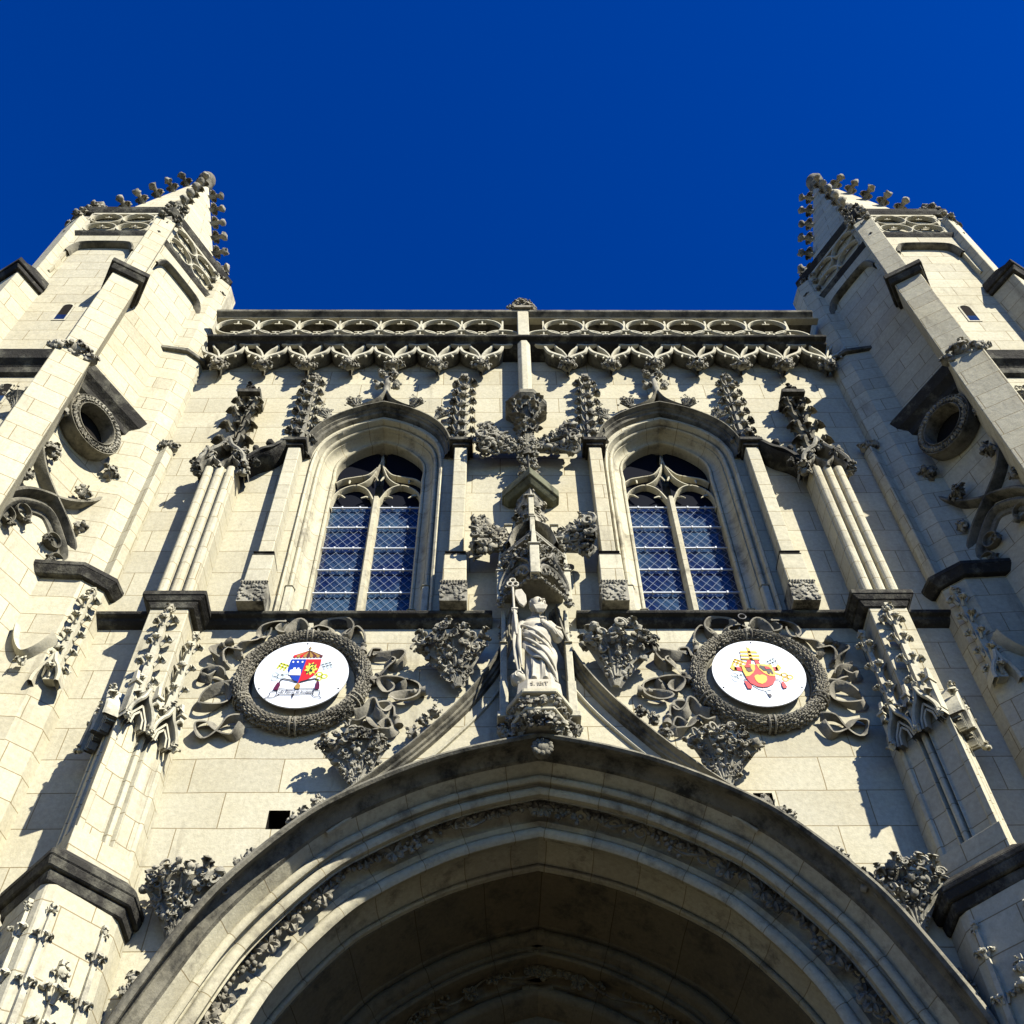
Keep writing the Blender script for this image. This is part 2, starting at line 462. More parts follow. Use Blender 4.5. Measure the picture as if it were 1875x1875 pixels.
# ------------------------------------------------------------------ main wall
def inset_path(path, d, mult=None):
    m = MB(); m.sweep(path, [(d, 0), (d+.01, 0)], mult)
    return [(v[0], v[2]) for v in m.V[::2]]
m = MB()
outer = [(-6.62, 0), (AX-4.34-.02, 0)]
pin = inset_path(PORTAL, .06)
outer = [(-6.62, 0)]+pin+[(6.62, 0), (6.62, 21.0), (-6.62, 21.0)]
holes = []
for s in (-1, 1): holes.append([(s*WCX+x, z) for x, z in WIN_PATH])
holes.append([(-3.0, 9.47), (-2.74, 9.47), (-2.76, 9.73), (-3.0, 9.73)])
holes.append([(2.52, 9.72), (2.72, 9.66), (2.72, 9.95), (2.5, 9.95)])
loops = [[Vector((x, z, 0)) for x, z in outer]]+[[Vector((x, z, 0)) for x, z in h] for h in holes]
flatv = [p for l in loops for p in l]
ids = [m.v((p.x, 0, p.y)) for p in flatv]
for t in tessellate_polygon(loops):
    m.f([ids[i] for i in t])
for f_i, f_ in enumerate(m.F):   # face the street
    a, b, c = [Vector(m.V[i]) for i in f_]
    if (b-a).cross(c-a).y > 0: m.F[f_i] = f_[::-1]
wall = m.build('front_wall', M_WALL, church)
for h in holes[2:]:
    m = MB(); n = len(h)
    for k in range(n):
        a, b = h[k], h[(k+1) % n]
        i = [m.v((a[0], .001, a[1])), m.v((b[0], .001, b[1])), m.v((b[0], .3, b[1])), m.v((a[0], .3, a[1]))]; m.f(i)
    m.f([m.v((p[0], .3, p[1])) for p in h])
    m.build('putlog_hole', M_HOLLOW, church)
# body of the church behind the front
m = MB(); m.box(-8, 8, 3.4, 30, 0, 20.4)
m.box(-6.5, -3.6, .9, 3.39, 0, 20.39); m.box(3.6, 6.5, .9, 3.39, 0, 20.39); m.box(-3.59, 3.59, .9, 3.39, 11.6, 20.38)
m.build('nave', M_WALL, church)

# ------------------------------------------------------------------ string course, cornice, parapet
def hband(m, segs, prof):
    """horizontal moulding: profile (y,z) over x ranges"""
    for x0, x1 in segs:
        a = [m.v((x0, y, z)) for y, z in prof]; b = [m.v((x1, y, z)) for y, z in prof]
        n = len(prof)
        for k in range(n-1): m.f((a[k], b[k], b[k+1], a[k+1]))
        m.f(a); m.f(b[::-1])
m = MB()
STR = [(0, 13.0), (-.17, 12.955), (-.185, 12.93), (-.17, 12.89), (-.11, 12.87), (-.10, 12.83), (-.06, 12.79), (0, 12.76)]
hband(m, [(-6.2, -5.03), (-4.5, -.5), (.64, 4.5), (5.03, 6.2)], STR)
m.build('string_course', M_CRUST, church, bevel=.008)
m = MB()
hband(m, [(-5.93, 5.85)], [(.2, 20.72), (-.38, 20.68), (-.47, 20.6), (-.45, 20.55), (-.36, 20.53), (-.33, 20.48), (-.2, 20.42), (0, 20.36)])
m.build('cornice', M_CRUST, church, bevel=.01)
def ring(m, cx, cz, r, wd, y0, y1, sx=1.0, n=22, cusps=(90, 270)):
    path = [(cx+sx*r*math.cos(2*math.pi*k/n), cz+r*math.sin(2*math.pi*k/n)) for k in range(n)]
    m.sweep(path, [(-wd/2, y0+.03), (-wd*.2, y0), (wd*.2, y0), (wd/2, y0+.03), (wd/2, y1), (-wd/2, y1)], closed=True, pclosed=True)
    for a in cusps:
        c, s_ = math.cos(R(a)), math.sin(R(a))
        for t, q in ((.55, .5),):
            px, pz = cx+sx*r*c*t, cz+r*s_*t
            m.tube([(cx+sx*r*c, (y0+y1)/2, cz+r*s_), (px, (y0+y1)/2, pz)], [wd*.42, wd*.25], 4)
            m.tube([(px-sx*.1*r*abs(s_)*2, (y0+y1)/2, pz-.1*r*abs(c)*2), (px+sx*.1*r*abs(s_)*2, (y0+y1)/2, pz+.1*r*abs(c)*2)], wd*.25, 4)
par = empty('parapet', church)
m = MB()
sp = .8
for i in range(-8, 9):
    x = i*sp+AX
    if -5.85 < x < 5.6 and i != 0: ring(m, x, 21.22, .31, .058, -.33, -.25, 1.22)
    if abs(x+sp/2) < 5.85: ring(m, x+sp/2, 20.76, .31, .058, -.33, -.25, 1.22, cusps=(90,))
for i in range(-8, 9):
    x = i*sp+AX+sp/2
    if abs(x) < 5.9:
        m.tube([(x, -.29, 21.1), (x, -.29, 21.57)], .024, 4)
m.build('tracery_panel', M_BARE, par, smooth=40)
m = MB(); hband(m, [(-5.98, 5.84)], [(.1, 21.78), (-.3, 21.78), (-.45, 21.72), (-.44, 21.66), (-.36, 21.6), (-.33, 21.56), (.1, 21.56)])
m.build('rail', M_HALF, par, bevel=.008)
m = MB(); m.box(-5.95, 5.95, -.36, -.2, 21.545, 21.565); m.build('rail_fillet', M_BARE, par, bevel=.01)
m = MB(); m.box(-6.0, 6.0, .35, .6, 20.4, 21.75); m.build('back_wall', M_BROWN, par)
m = MB(); m.box(AX-.11, AX+.11, -.44, -.15, 20.62, 21.75); m.build('post', M_BARE, par, bevel=.012)
m = MB(); m.box(AX-.17, AX+.17, -.5, -.1, 21.74, 21.82)
for k, (dx, dz, r) in enumerate(((-.2, .1, .15), (.2, .1, .15), (0, .12, .2), (-.1, .28, .15), (.1, .28, .15), (0, .42, .13))): sprig(m, (AX+dx, -.36, 21.85+dz), r, 700+k, 12)
m.build('finial', M_WREATH, par, smooth=60)

# hanging frieze of cusped arches
pend = MB()
FR = {-1: MB(), 1: MB()}; RB = {-1: MB(), 1: MB()}
sp = .81
for i in range(-7, 8):
    x = i*sp+AX
    fr = FR[-1 if i < 0 else 1]; rib = RB[-1 if i < 0 else 1]
    if abs(x) > 5.95: continue
    if i != 0:
        for sg in (-1, 1):
            path = [Vector(p) for p in ((0, 19.76), (.02, 19.9), (.085, 20.03), (.23, 20.13), (.34, 20.23), (.405, 20.42))]
            path = smooth2(path, 4)
            pp = [(x+sg*p[0], p[1]) for p in path]
            fr.sweep(pp, [(-.022, -.02), (-.022, -.26), (.022, -.26), (.022, -.02)])
            rib.sweep(pp, [(-.034, -.262), (-.034, -.3), (-.024, -.315), (.024, -.315), (.034, -.3), (.034, -.262)])
            rib.sweep([(x+sg*p[0], p[1]) for p in smooth2([(.01, 19.92), (.03, 20.08), (.1, 20.26), (.17, 20.36), (.21, 20.46)], 4)], [(-.022, -.2), (-.022, -.3), (-.012, -.315), (.012, -.315), (.022, -.3), (.022, -.2)])
            # foil cusps
            for bx, bz, ex, ez in ((.23, 20.13, .285, 19.99), (.09, 20.03, .15, 19.93)):
                rib.tube([(x+sg*bx, -.29, bz), (x+sg*(bx+ex)/2+sg*.02, -.29, (bz+ez)/2+.02), (x+sg*ex, -.3, ez)], [.022, .018, .022], 5)
            # filled spandrel
            fr.slab([(x+sg*.02, 20.42), (x+sg*.02, 20.05), (x+sg*.09, 20.08), (x+sg*.23, 20.18), (x+sg*.33, 20.27), (x+sg*.39, 20.42)], -.1, -.02)
        sprig(pend, (x, -.24, 19.78), .19, i*7+100, 18); sprig(pend, (x-.13, -.2, 19.84), .11, i*7+900, 8); sprig(pend, (x+.13, -.2, 19.84), .11, i*7+950, 8)
        pend.leaf((x, -.3, 19.84), (0, -.5, -1), (0, -1, .2), .26, .5, .4)
for q in (-1, 1):
    a = FR[q].build('arcaded_frieze', M_HALF, church, smooth=40)
    RB[q].build('frieze_rib', M_BARE, a, smooth=50)
pend.build('pendant_leaves', M_CARVE, church, smooth=60)

# ------------------------------------------------------------------ windows
def build_window(cx):
    root = None
    # jamb and arch: one stepped reveal
    m = MB()
    prof = [(-.02, -.03), (.0, -.05), (.03, -.03), (.035, .06), (.06, .1)]
    # roll
    for k in range(7):
        a = R(200-k*38); prof.append((.095+.04*math.cos(a), .11-.045*math.sin(a)))
    prof += [(.13, .17), (.15, .17)]
    for k in range(6):   # wide hollow
        a = R(k*18); prof.append((.15+.13*(1-math.cos(a)), .17+.17*math.sin(a)))
    for k in range(6):
        a = R(190-k*38); prof.append((.315+.035*math.cos(a), .37-.04*math.sin(a)))
    prof += [(.33, .42), (.335, .6)]
    m.sweep(WIN_PATH, prof, WMULT)
    for v in range(len(m.V)): m.V[v] = (m.V[v][0]+cx, m.V[v][1], m.V[v][2])
    root = m.build('window', M_MOLD, church, smooth=40)
    # glass in two lights
    gl_in = inset_path(WIN_PATH, .335, WMULT)
    for sg in (-1, 1):
        poly = [(p[0], p[1]) for p in gl_in if (p[0]*sg > .06)]
        poly = sorted(poly, key=lambda p: p[1])
        pts = [(sg*.065, 12.95)]+poly+[(sg*.065, 17.95)]
        m = MB(); m.f([m.v((cx+x, .555, z)) for x, z in pts])
        pane = m.build('glass_pane', M_GLASS, root)
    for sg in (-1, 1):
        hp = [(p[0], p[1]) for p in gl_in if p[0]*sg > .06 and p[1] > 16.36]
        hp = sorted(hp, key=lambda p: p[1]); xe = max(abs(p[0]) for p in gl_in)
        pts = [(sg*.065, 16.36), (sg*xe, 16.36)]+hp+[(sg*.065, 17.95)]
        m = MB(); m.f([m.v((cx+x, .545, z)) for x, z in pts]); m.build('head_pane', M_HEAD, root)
    # leading
    m = MB()
    for sg in (-1, 1):
        x0, x1 = (.065, .74) if sg > 0 else (-.74, -.065)
        z0, z1 = 12.95, 16.35
        d = .165; k = .62
        nl = int((z1-z0+(x1-x0)/k)/(d/k))+6
        for q in (-1, 1):
            for i in range(-8, nl):
                # line x = xs + q*t*k
                zc = z0+i*.19
                a = [(x0, zc), (x1, zc+q*(x1-x0)*1.28)]
                (xa, za), (xb, zb) = a
                lo, hi = 0., 1.
                dz = zb-za
                t0 = (z0-za)/dz; t1 = (z1-za)/dz
                if t0 > t1: t0, t1 = t1, t0
                lo = max(lo, t0); hi = min(hi, t1)
                if hi-lo < .02: continue
                p = (xa+(xb-xa)*lo, za+dz*lo); r = (xa+(xb-xa)*hi, za+dz*hi)
                m.tube([(cx+p[0], .535, p[1]), (cx+r[0], .535, r[1])], .0033, 4, False)
    m.build('lead_lattice', M_LEAD, root)
    for sg in (-1, 1):
        x0, x1 = (.06, .75) if sg > 0 else (-.75, -.06)
        for z in (13.0, 13.58, 14.12, 14.66, 15.2, 15.74, 16.28):
            m = MB(); m.box(cx+x0, cx+x1, .49, .515, z-.0095, z+.0095)
            for t in (.3, .72): m.box(cx+x0+(x1-x0)*t-.012, cx+x0+(x1-x0)*t+.012, .48, .53, z-.022, z+.022)
            m.build('saddle_bar', M_BAR, root)
    # mullion and tracery
    m = MB()
    m.prism([(cx-.03, .38), (cx+.03, .38), (cx+.065, .46), (cx+.065, .6), (cx-.065, .6), (cx-.065, .46)], 12.95, 16.45)
    pr = [(-.024, .55), (-.024, .47), (-.009, .43), (.009, .43), (.024, .47), (.024, .55)]
    tr = [[(-.74, 16.2), (-.72, 16.5), (-.6, 16.72), (-.38, 16.84), (-.18, 16.72), (-.05, 16.42), (0, 16.3)],
          [(-.4, 16.82), (-.25, 16.92), (-.12, 17.12), (-.02, 17.5), (0, 17.75)],
          [(-.72, 16.9), (-.6, 17.02), (-.42, 17.08), (-.2, 17.16), (-.06, 17.38)]]
    for c in tr:
        for sg in (1, -1):
            m.sweep([(cx+sg*p[0], p[1]) for p in smooth2(c, 6)], pr)
    for sg in (1, -1):
        for a, b in (((-.66, 16.62), (-.52, 16.5)), ((-.12, 16.55), (-.26, 16.5)), ((-.5, 17.06), (-.5, 16.92)), ((-.1, 17.18), (-.02, 17.0))):
            m.tube([(cx+sg*a[0], .5, a[1]), (cx+sg*(a[0]+b[0])/2, .47, (a[1]+b[1])/2+.02), (cx+sg*b[0], .46, b[1])], [.03, .02, .012], 5)
    m.build('tracery', M_MOLD, root, smooth=40)
    # hood mould
    hood = arch_path([(0, 18.46), (.42, 18.28), (.8, 18.0), (1.06, 17.66), (1.2, 17.25), (1.22, 16.98)], 6)
    m = MB()
    m.sweep([(cx+x, z) for x, z in hood], [(-.09, 0), (-.07, -.1), (-.02, -.22), (-.005, -.25), (.012, -.25), (.02, -.2), (.03, -.15), (.05, -.15), (.065, -.1), (.1, -.08), (.12, 0)])
    for sg in (1, -1):
        m.sweep([(cx+sg*p[0], p[1]) for p in smooth2([(.52, 18.28), (.3, 18.42), (.12, 18.6), (.02, 18.86)], 5)],
                [(-.035, 0), (-.03, -.2), (0, -.25), (.03, -.2), (.035, 0)])
    m.build('hood_mould', M_HALF, root, smooth=40)
    # crockets on the hood
    for k, (x, z, ang) in enumerate(((.88, 18.06, 38), (.44, 18.42, 28))):
        for sg in (1, -1):
            m = MB(); ax = Vector((sg*math.sin(R(ang)), 0, math.cos(R(ang)))); sd_ = Vector((ax.z, 0, -ax.x))
            cluster(m, (cx+sg*x, -.08, z), ax, sd_, .3, 20+k*3+sg, 1.0, .5, 30)
            m.build('crocket', M_CARVE, root, smooth=60)
    m = MB(); m.tube([(cx, -.17, 18.8), (cx, -.2, 19.0), (cx, -.22, 19.45)], [.05, .07, .04], 6)
    for q in ((.16, 19.08), (-.16, 19.08), (0, 19.32), (.1, 19.5), (-.1, 19.5)): sprig(m, (cx+q[0], -.2, q[1]), .14, int(q[1]*100+q[0]*50), 9)
    m.build('finial', M_CARVE, root, smooth=60)
    # small bases of the jamb shafts
    m = MB()
    for sg in (1, -1):
        for q, y, h in ((.97, .1, 13.72), (.76, .36, 13.5)):
            x = cx+sg*q; p = [(x-.045, y-.07), (x+.045, y-.07), (x+.07, y), (x+.045, y+.05), (x-.045, y+.05), (x-.07, y)]
            m = MB(); m.prism(p, 12.95, h); m.prism([(x+(a-x)*1.3, y+(b-y)*1.3) for a, b in p], h, h+.05, [(x+(a-x)*.6, y+(b-y)*.6) for a, b in p]); m.build('shaft_base', M_BARE, root, bevel=.008)
    return root
win = build_window(-WCX)
copy_tree(win, church, 2*WCX)

# ------------------------------------------------------------------ thin buttresses beside the windows
def thin_buttress(s, x, kind):
    m = MB(s)
    m.box(x-.17, x+.17, -.33, 0, 13.36, 14.0, .01, .01)
    m.box(x-.14, x+.14, -.30, 0, 14.0, 14.1, .02, .02)
    m.box(x-.105, x+.105, -.27, 0, 14.1, 16.93)
    b = m.build('buttress', M_FINE, church, bevel=.012)
    m = MB(s); m.box(x-.185, x+.185, -.35, 0, 12.95, 13.33)
    rn = random.Random(int(x*100)+s)
    for k in range(46): m.blob((x+rn.uniform(-.18, .18), -.355, rn.uniform(12.97, 13.33)), (.03, .02, .03), 0, .3, k)
    for k in range(9): m.leaf((x-.16+k*.04, -.35, 13.3), (0, -.3, 1), (0, -1, .1), .09, .5)
    m.build('carved_base', M_CARVE, b, smooth=50)
    m = MB(s); m.box(x-.16, x+.16, -.32, 0, 13.99, 14.03); m.box(x-.15, x+.15, -.33, 0, 14.05, 14.075); m.build('offset_band', M_CRUST, b, bevel=.01)
    m = MB(s); m.box(x-.14, x+.14, -.31, 0, 16.93, 17.0); m.box(x-.19, x+.19, -.37, 0, 17.0, 17.09); m.prism([(x-.12, -.3), (x+.12, -.3), (x+.12, 0), (x-.12, 0)], 17.09, 17.2, [(x-.05, -.2), (x+.05, -.2), (x+.05, 0), (x-.05, 0)])
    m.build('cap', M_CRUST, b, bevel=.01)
    m = MB(s); pinnacle(m, (x, -.13, 17.15), (x, -.16, 19.35), .12, .05, 7, .17, seed=int(x*10)+s)
    m.build('leafy_pinnacle', M_CARVE, b, smooth=50)
for s in (-1, 1):
    thin_buttress(s, 1.03 if s < 0 else 1.17, 0); thin_buttress(s, 3.76, 1)

# ------------------------------------------------------------------ ogee gable helper
def ogee_gable(m, x0, x1, z0, h, y, th=.03, d=.1, n=5):
    c = (x0+x1)/2; hw = (x1-x0)/2
    for sg in (1, -1):
        p = smooth2([(c+sg*hw, z0), (c+sg*hw*.93, z0+h*.25), (c+sg*hw*.6, z0+h*.52), (c+sg*hw*.25, z0+h*.7), (c, z0+h)], n)
        m.sweep([(q[0], q[1]) for q in p], [(-th, y+d), (-th, y), (0, y-.02), (th, y), (th, y+d)])

# ------------------------------------------------------------------ pilasters with triple shafts (upper storey)
def pilaster(s):
    xc = 4.78
    m = MB(s)
    m.box(xc-.25, xc+.25, -.36, 0, 12.95, 16.15)
    for k in (-1, 0, 1):
        x = xc+k*.175
        m.prism([(x-.07, -.36), (x+.07, -.36), (x+.062, -.42), (x+.03, -.45), (x-.03, -.45), (x-.062, -.42)][::1], 12.95, 16.1)
    b = m.build('pilaster', M_FINE, church, bevel=.01)
    # canopy of little arches
    c = MB(s)
    c.box(xc-.2, xc+.2, -.34, 0, 16.12, 16.9, .06, .1)
    for k in (-1, 1):
        ogee_gable(c, xc+k*.15-.16, xc+k*.15+.16, 16.05, .3, -.47, .02, .12)
    ogee_gable(c, xc-.36, xc+.36, 16.12, .75, -.5, .035, .42)
    for k in range(5):
        t = -1+k*.5
        sprig(c, (xc+t*.38, -.44, 16.15+.5*(1-abs(t))), .13, 300+k+s, 9)
    for sg in (1, -1): 
        sprig(c, (xc+sg*.36, -.35, 16.05), .14, 330+sg, 10)
        sprig(c, (xc+sg*.26, -.38, 16.55), .16, 340+sg, 10)
    c.build('canopy', M_CARVE, b, smooth=50)
    # pinnacle with big spread leaves
    c = MB(s)
    for dx in (-.07, .07):
        c.box(xc+dx-.04, xc+dx+.04, -.3, 0, 16.7, 18.35, .008, .05)
    for k, z in enumerate((16.95, 17.45, 17.95, 18.3)):
        for sg in (1, -1):
            c.leaf((xc+sg*.1, -.26, z), (sg, -.35, .6), (0, -.2, 1), .34-.03*k, .62, 1.1)
            c.tube([(xc+sg*.06, -.24, z-.15), (xc+sg*.12, -.28, z), (xc+sg*.2, -.3, z+.08)], [.04, .045, .03], 5)
        c.leaf((xc, -.3, z-.1), (0, -1, .7), (0, 0, 1), .24, .6, 1.2)
    c.build('leafy_pinnacle', M_HALF, b, smooth=50)
    c = MB(s); c.box(xc-.2, xc+.2, -.42, 0, 18.5, 18.6); c.box(xc-.12, xc+.12, -.32, 0, 18.36, 18.5); sprig(c, (xc, -.3, 18.75), .17, 9+s, 10)
    c.build('pinnacle_cap', M_CRUST, b, bevel=.01)
    # flying half-arch to the window buttress
    c = MB(s)
    p = smooth2([(xc-.28, 16.35), (xc-.45, 16.55), (xc-.7, 16.72), (xc-.92, 17.1), (xc-1.0, 17.5)], 6)
    c.sweep([(q[0], q[1]) for q in p], [(-.03, 0), (-.04, -.3), (0, -.36), (.05, -.3), (.06, 0)])
    p = smooth2([(xc-.85, 17.02), (xc-.7, 16.86), (xc-.5, 16.75), (xc-.3, 16.45)], 5)
    c.sweep([(q[0], q[1]) for q in p], [(-.05, 0), (-.05, -.34), (.04, -.36), (.05, 0)])
    sprig(c, (xc-.5, -.3, 16.4), .15, 77, 9); c.blob((xc-.62, -.3, 16.98), .07, 1, .2, 4); c.blob((xc-.42, -.32, 16.8), .06, 1, .2, 8)
    c.build('half_arch', M_CRUST, b, smooth=45)
for s in (-1, 1): pilaster(s)

# ------------------------------------------------------------------ inner piers
def pier(s):
    xc = 4.71
    # lower diamond
    corner = (4.7, -1.0)
    m = MB(s)
    low = [(4.16, 0), (4.16, -.36), (4.2, -.46), (4.62, -.95), (4.7, -.99), (4.78, -.95), (5.24, -.45), (5.28, -.35), (5.28, 0)]
    m.prism(low[::-1], 0, 8.1)
    p = m.build('pier', M_FINE, church, bevel=.015)
    def offs(pl, k):
        c = Vector((4.7, -.2)); return [(c.x+(a-c.x)*k, min(0, c.y+(b-c.y)*k)) if b < 0 else (c.x+(a-c.x)*k, 0) for a, b in pl]
    m = MB(s)
    cap = [(4.1, 0), (4.1, -.42), (4.7, -1.07), (5.34, -.4), (5.34, 0)][::-1]
    m.prism(offs(cap, .96), 8.08, 8.2, offs(cap, 1.0)); m.prism(offs(cap, 1.06), 8.2, 8.3, offs(cap, 1.1)); m.prism(offs(cap, 1.1), 8.3, 8.38); m.prism(offs(cap, 1.08), 8.38, 8.52, offs(cap, .85))
    m.build('cap', M_CRUST, p, bevel=.015)
    # mid shaft: two faces, each with two panels divided by a shaft
    inn0, inn1 = Vector((4.7, -.84)), Vector((4.26, -.24)); out1 = Vector((5.12, -.24))
    def notched(A, B):
        D = B-A; L = D.length; D /= L; Nn = Vector((-D.y, D.x)) if (Vector((-D.y, D.x)).y < 0) else Vector((D.y, -D.x))
        r = []
        for t, o in ((.04, .0), (.10, .0), (.12, -.025), (.40, -.025), (.43, .0), (.47, -.08), (.49, .0), (.53, .01), (.57, .0), (.6, -.08), (.64, 0), (.67, -.025), (.92, -.025), (.94, 0)):
            q = A+D*(t*L)+Nn*o; r.append((q.x, q.y))
        return r
    pl = [(4.26, 0), (4.26, -.24)]+notched(inn0, inn1)[::-1]+[(4.7, -.84)]+notched(inn0, out1)+[(5.12, -.24), (5.12, 0)]
    m = MB(s)
    base = offs([(4.22, 0), (4.22, -.28), (4.7, -.88), (5.16, -.28), (5.16, 0)][::-1], 1.0)
    m.prism(base, 8.42, 8.85); m.prism(pl[::-1], 8.85, 10.75)
    m.build('fluted_shaft', M_FINE, p, bevel=.006)
    # upper shaft
    m = MB(s)
    m.box(4.49, 5.0, -.45, 0, 10.76, 12.72); m.prism([(4.26, 0), (4.26, -.24), (4.7, -.84), (5.12, -.24), (5.12, 0)][::-1], 10.75, 11.2, [(4.5, 0), (4.5, -.3), (4.7, -.44), (4.99, -.3), (4.99, 0)][::-1])
    m.build('upper_shaft', M_FINE, p, bevel=.012)
    m = MB(s)
    def cap4(k, z0, z1, k2=None):
        k2 = k if k2 is None else k2
        m.prism([(xc-.26-k, -.46-k*.6), (xc+.26+k, -.46-k*.6), (xc+.26+k, 0), (xc-.26-k, 0)], z0, z1, [(xc-.26-k2, -.46-k2*.6), (xc+.26+k2, -.46-k2*.6), (xc+.26+k2, 0), (xc-.26-k2, 0)])
    cap4(.02, 12.66, 12.76, .08); cap4(.09, 12.76, 12.84, .15); cap4(.16, 12.84, 12.93)
    cap4(.15, 12.93, 12.99, .05)
    m.build('cap', M_CRUST, p, bevel=.012)
    # gabled canopies on both faces
    for A, B, nm in ((inn0, inn1, 1), (out1, inn0, 1)):
        a, b = (B, A) if A is inn0 else (B, A)
        # order so that outward is to the right of P0>P1 : travel with wall on the left
        P0, P1 = (B, A) if nm and A is inn0 else (B, A)
        fm = face_map(P0, P1)
        L = (P1-P0).length
        c = MB(s, fm)
        for k in range(2):
            x0 = L*(.02+.5*k); x1 = x0+L*.46
            ogee_gable(c, x0, x1, 10.35, .5, -.16, .022, .2)
            for q, dz in ((.72, .0), (.45, .03)):
                cc = (x0+x1)/2; hw = (x1-x0)/2*q
                for sg in (1, -1):
                    c.sweep([(cc+sg*hw, 10.32), (cc+sg*hw*.8, 10.45), (cc, 10.32+.42*q+dz)], [(-.012, 0), (-.012, -.08-.04*q), (.012, -.08-.04*q), (.012, 0)])
            sprig(c, ((x0+x1)/2, -.13, 10.9), .075, k*9+nm, 8)
            for sg in (-1, 1): c.leaf(((x0+x1)/2+sg*.09, -.12, 10.68), (sg, -.4, .5), (0, -.2, 1), .13, .7, 1.1)
            for xx in ((x0, x1) if A is inn0 else (x1,)):
                if k == 0 and xx == x1: continue
                c.prism([(xx-.03, -.12), (xx+.03, -.12), (xx+.03, 0), (xx-.03, 0)], 10.42, 10.85); c.prism([(xx-.045, -.15), (xx+.045, -.15), (xx+.045, 0), (xx-.045, 0)], 10.85, 10.88)
                c.prism([(xx-.025, -.1), (xx+.025, -.1), (xx+.025, 0), (xx-.025, 0)], 10.88, 11.1, [(xx-.02, -.05), (xx+.02, -.05), (xx+.02, 0), (xx-.02, 0)])
                sprig(c, (xx, -.15, 10.33), .085, int(xx*100)+k, 8)
        c.build('gabled_canopy', M_BARE, p, smooth=35)
    c = MB(s); pinnacle(c, (4.66, -.6, 10.95), (4.72, -.5, 12.55), .075, .035, 4, .125, True, 45, True, 3)
    c.build('front_pinnacle', M_BARE, p, smooth=40)
    c = MB(s); pinnacle(c, (4.36, -.34, 10.7), (4.38, -.2, 12.35), .075, .03, 4, .12, True, 45, True, 8)
    c.build('side_pinnacle', M_BARE, p, smooth=40)
    # reliefs under the lower cap
    for A, B in (((4.2, -.46), (4.62, -.95)), ((4.78, -.95), (5.24, -.45))):
        fm = face_map(A, B) if s > 0 else face_map(A, B)
        c = MB(s, fm); L = (Vector(B)-Vector(A)).length
        for q, zt, lf in ((.06, 7.85, .085), (.5, 7.3, .13), (.95, 7.8, .085)):
            pinnacle(c, (L*q, -.02, 6.0), (L*q, -.02, zt), .06, .025, 4, lf, True, 45, True, int(q*20))
        ogee_gable(c, L*.1, L*.9, 6.0, .8, -.08, .03, .1)
        c.build('blind_tracery', M_BARE, p, smooth=40)
for s in (-1, 1): pier(s)

# ------------------------------------------------------------------ portal
por = empty('portal', church)
m = MB()
prof = [(-.10, 0), (-.07, -.2), (-.04, -.33), (.0, -.4), (.03, -.41), (.055, -.38), (.05, -.33), (.02, -.27), (-.01, -.2), (.0, -.13), (.04, -.09), (.08, -.06), (.09, -.01)]
m.sweep(PORTAL, prof, PMULT)
m.build('hood_mould', M_HALF, por, smooth=40)
m = MB()
prof = [(.085, -.012), (.1, .02), (.14, .16), (.15, .19)]
for k in range(8):
    a = R(250-k*34); prof.append((.19+.045*math.cos(a), .2-.05*math.sin(a)-.01))
prof += [(.2, .27), (.215, .28)]
for k in range(8):
    a = R(230-k*30); prof.append((.275+.06*math.cos(a), .31-.06*math.sin(a)))
prof += [(.31, .38), (.33, .385)]
m.sweep(PORTAL, prof, PMULT)
m.build('outer_order', M_MOLD, por, smooth=38)
m = MB()
prof = [(.33, .384), (.3, .40), (.25, .47), (.235, .56), (.25, .65), (.3, .70), (.36, .71), (.4, .69), (.45, .72)]
for k in range(8):
    a = R(240-k*32); prof.append((.52+.07*math.cos(a), .76-.075*math.sin(a)))
prof += [(.54, .86), (.47, .92), (.40, 1.02), (.375, 1.2), (.39, 1.38), (.42, 1.46)]
for k in range(6):
    a = R(220-k*36); prof.append((.455+.04*math.cos(a), 1.5-.045*math.sin(a)))
prof += [(.475, 1.55)]
m.sweep(PORTAL, prof, PMULT)
m.build('inner_order', M_MOLD, por, smooth=38)
m = MB()
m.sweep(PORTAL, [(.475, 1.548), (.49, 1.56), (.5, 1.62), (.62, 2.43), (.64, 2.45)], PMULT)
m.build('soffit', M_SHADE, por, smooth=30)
m = MB()
prof = [(.64, 2.448)]
for k in range(7):
    a = R(220-k*34); prof.append((.73+.07*math.cos(a), 2.5-.07*math.sin(a)))
prof += [(.82, 2.56), (.86, 2.56)]
for k in range(6):
    a = R(220-k*36); prof.append((.92+.04*math.cos(a), 2.6-.045*math.sin(a)))
prof += [(.97, 2.66), (.95, 2.78), (.98, 2.9), (1.04, 2.94), (1.1, 2.94)]
for k in range(7):
    a = R(220-k*34); prof.append((1.2+.08*math.cos(a), 3.0-.08*math.sin(a)))
prof += [(1.3, 3.08), (1.34, 3.14), (1.36, 3.3)]
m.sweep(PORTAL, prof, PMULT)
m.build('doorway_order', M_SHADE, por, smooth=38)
ip = inset_path(PORTAL, 1.34, PMULT)
m = MB(); vs = [m.v((x, 3.26, z)) for x, z in ip]
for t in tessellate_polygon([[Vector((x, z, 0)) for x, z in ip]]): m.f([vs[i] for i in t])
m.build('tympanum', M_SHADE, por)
# keystone boss on the hood
m = MB()
m.blob((AX+.02, -.3, 10.34), (.11, .1, .11), 2, .1, 2)
for k in range(12):
    a = k*math.pi/6; m.blob((AX+.02+.1*math.cos(a), -.36, 10.33+.09*math.sin(a)), .035, 1, .2, k)
m.build('boss', M_HALF, por, smooth=60)

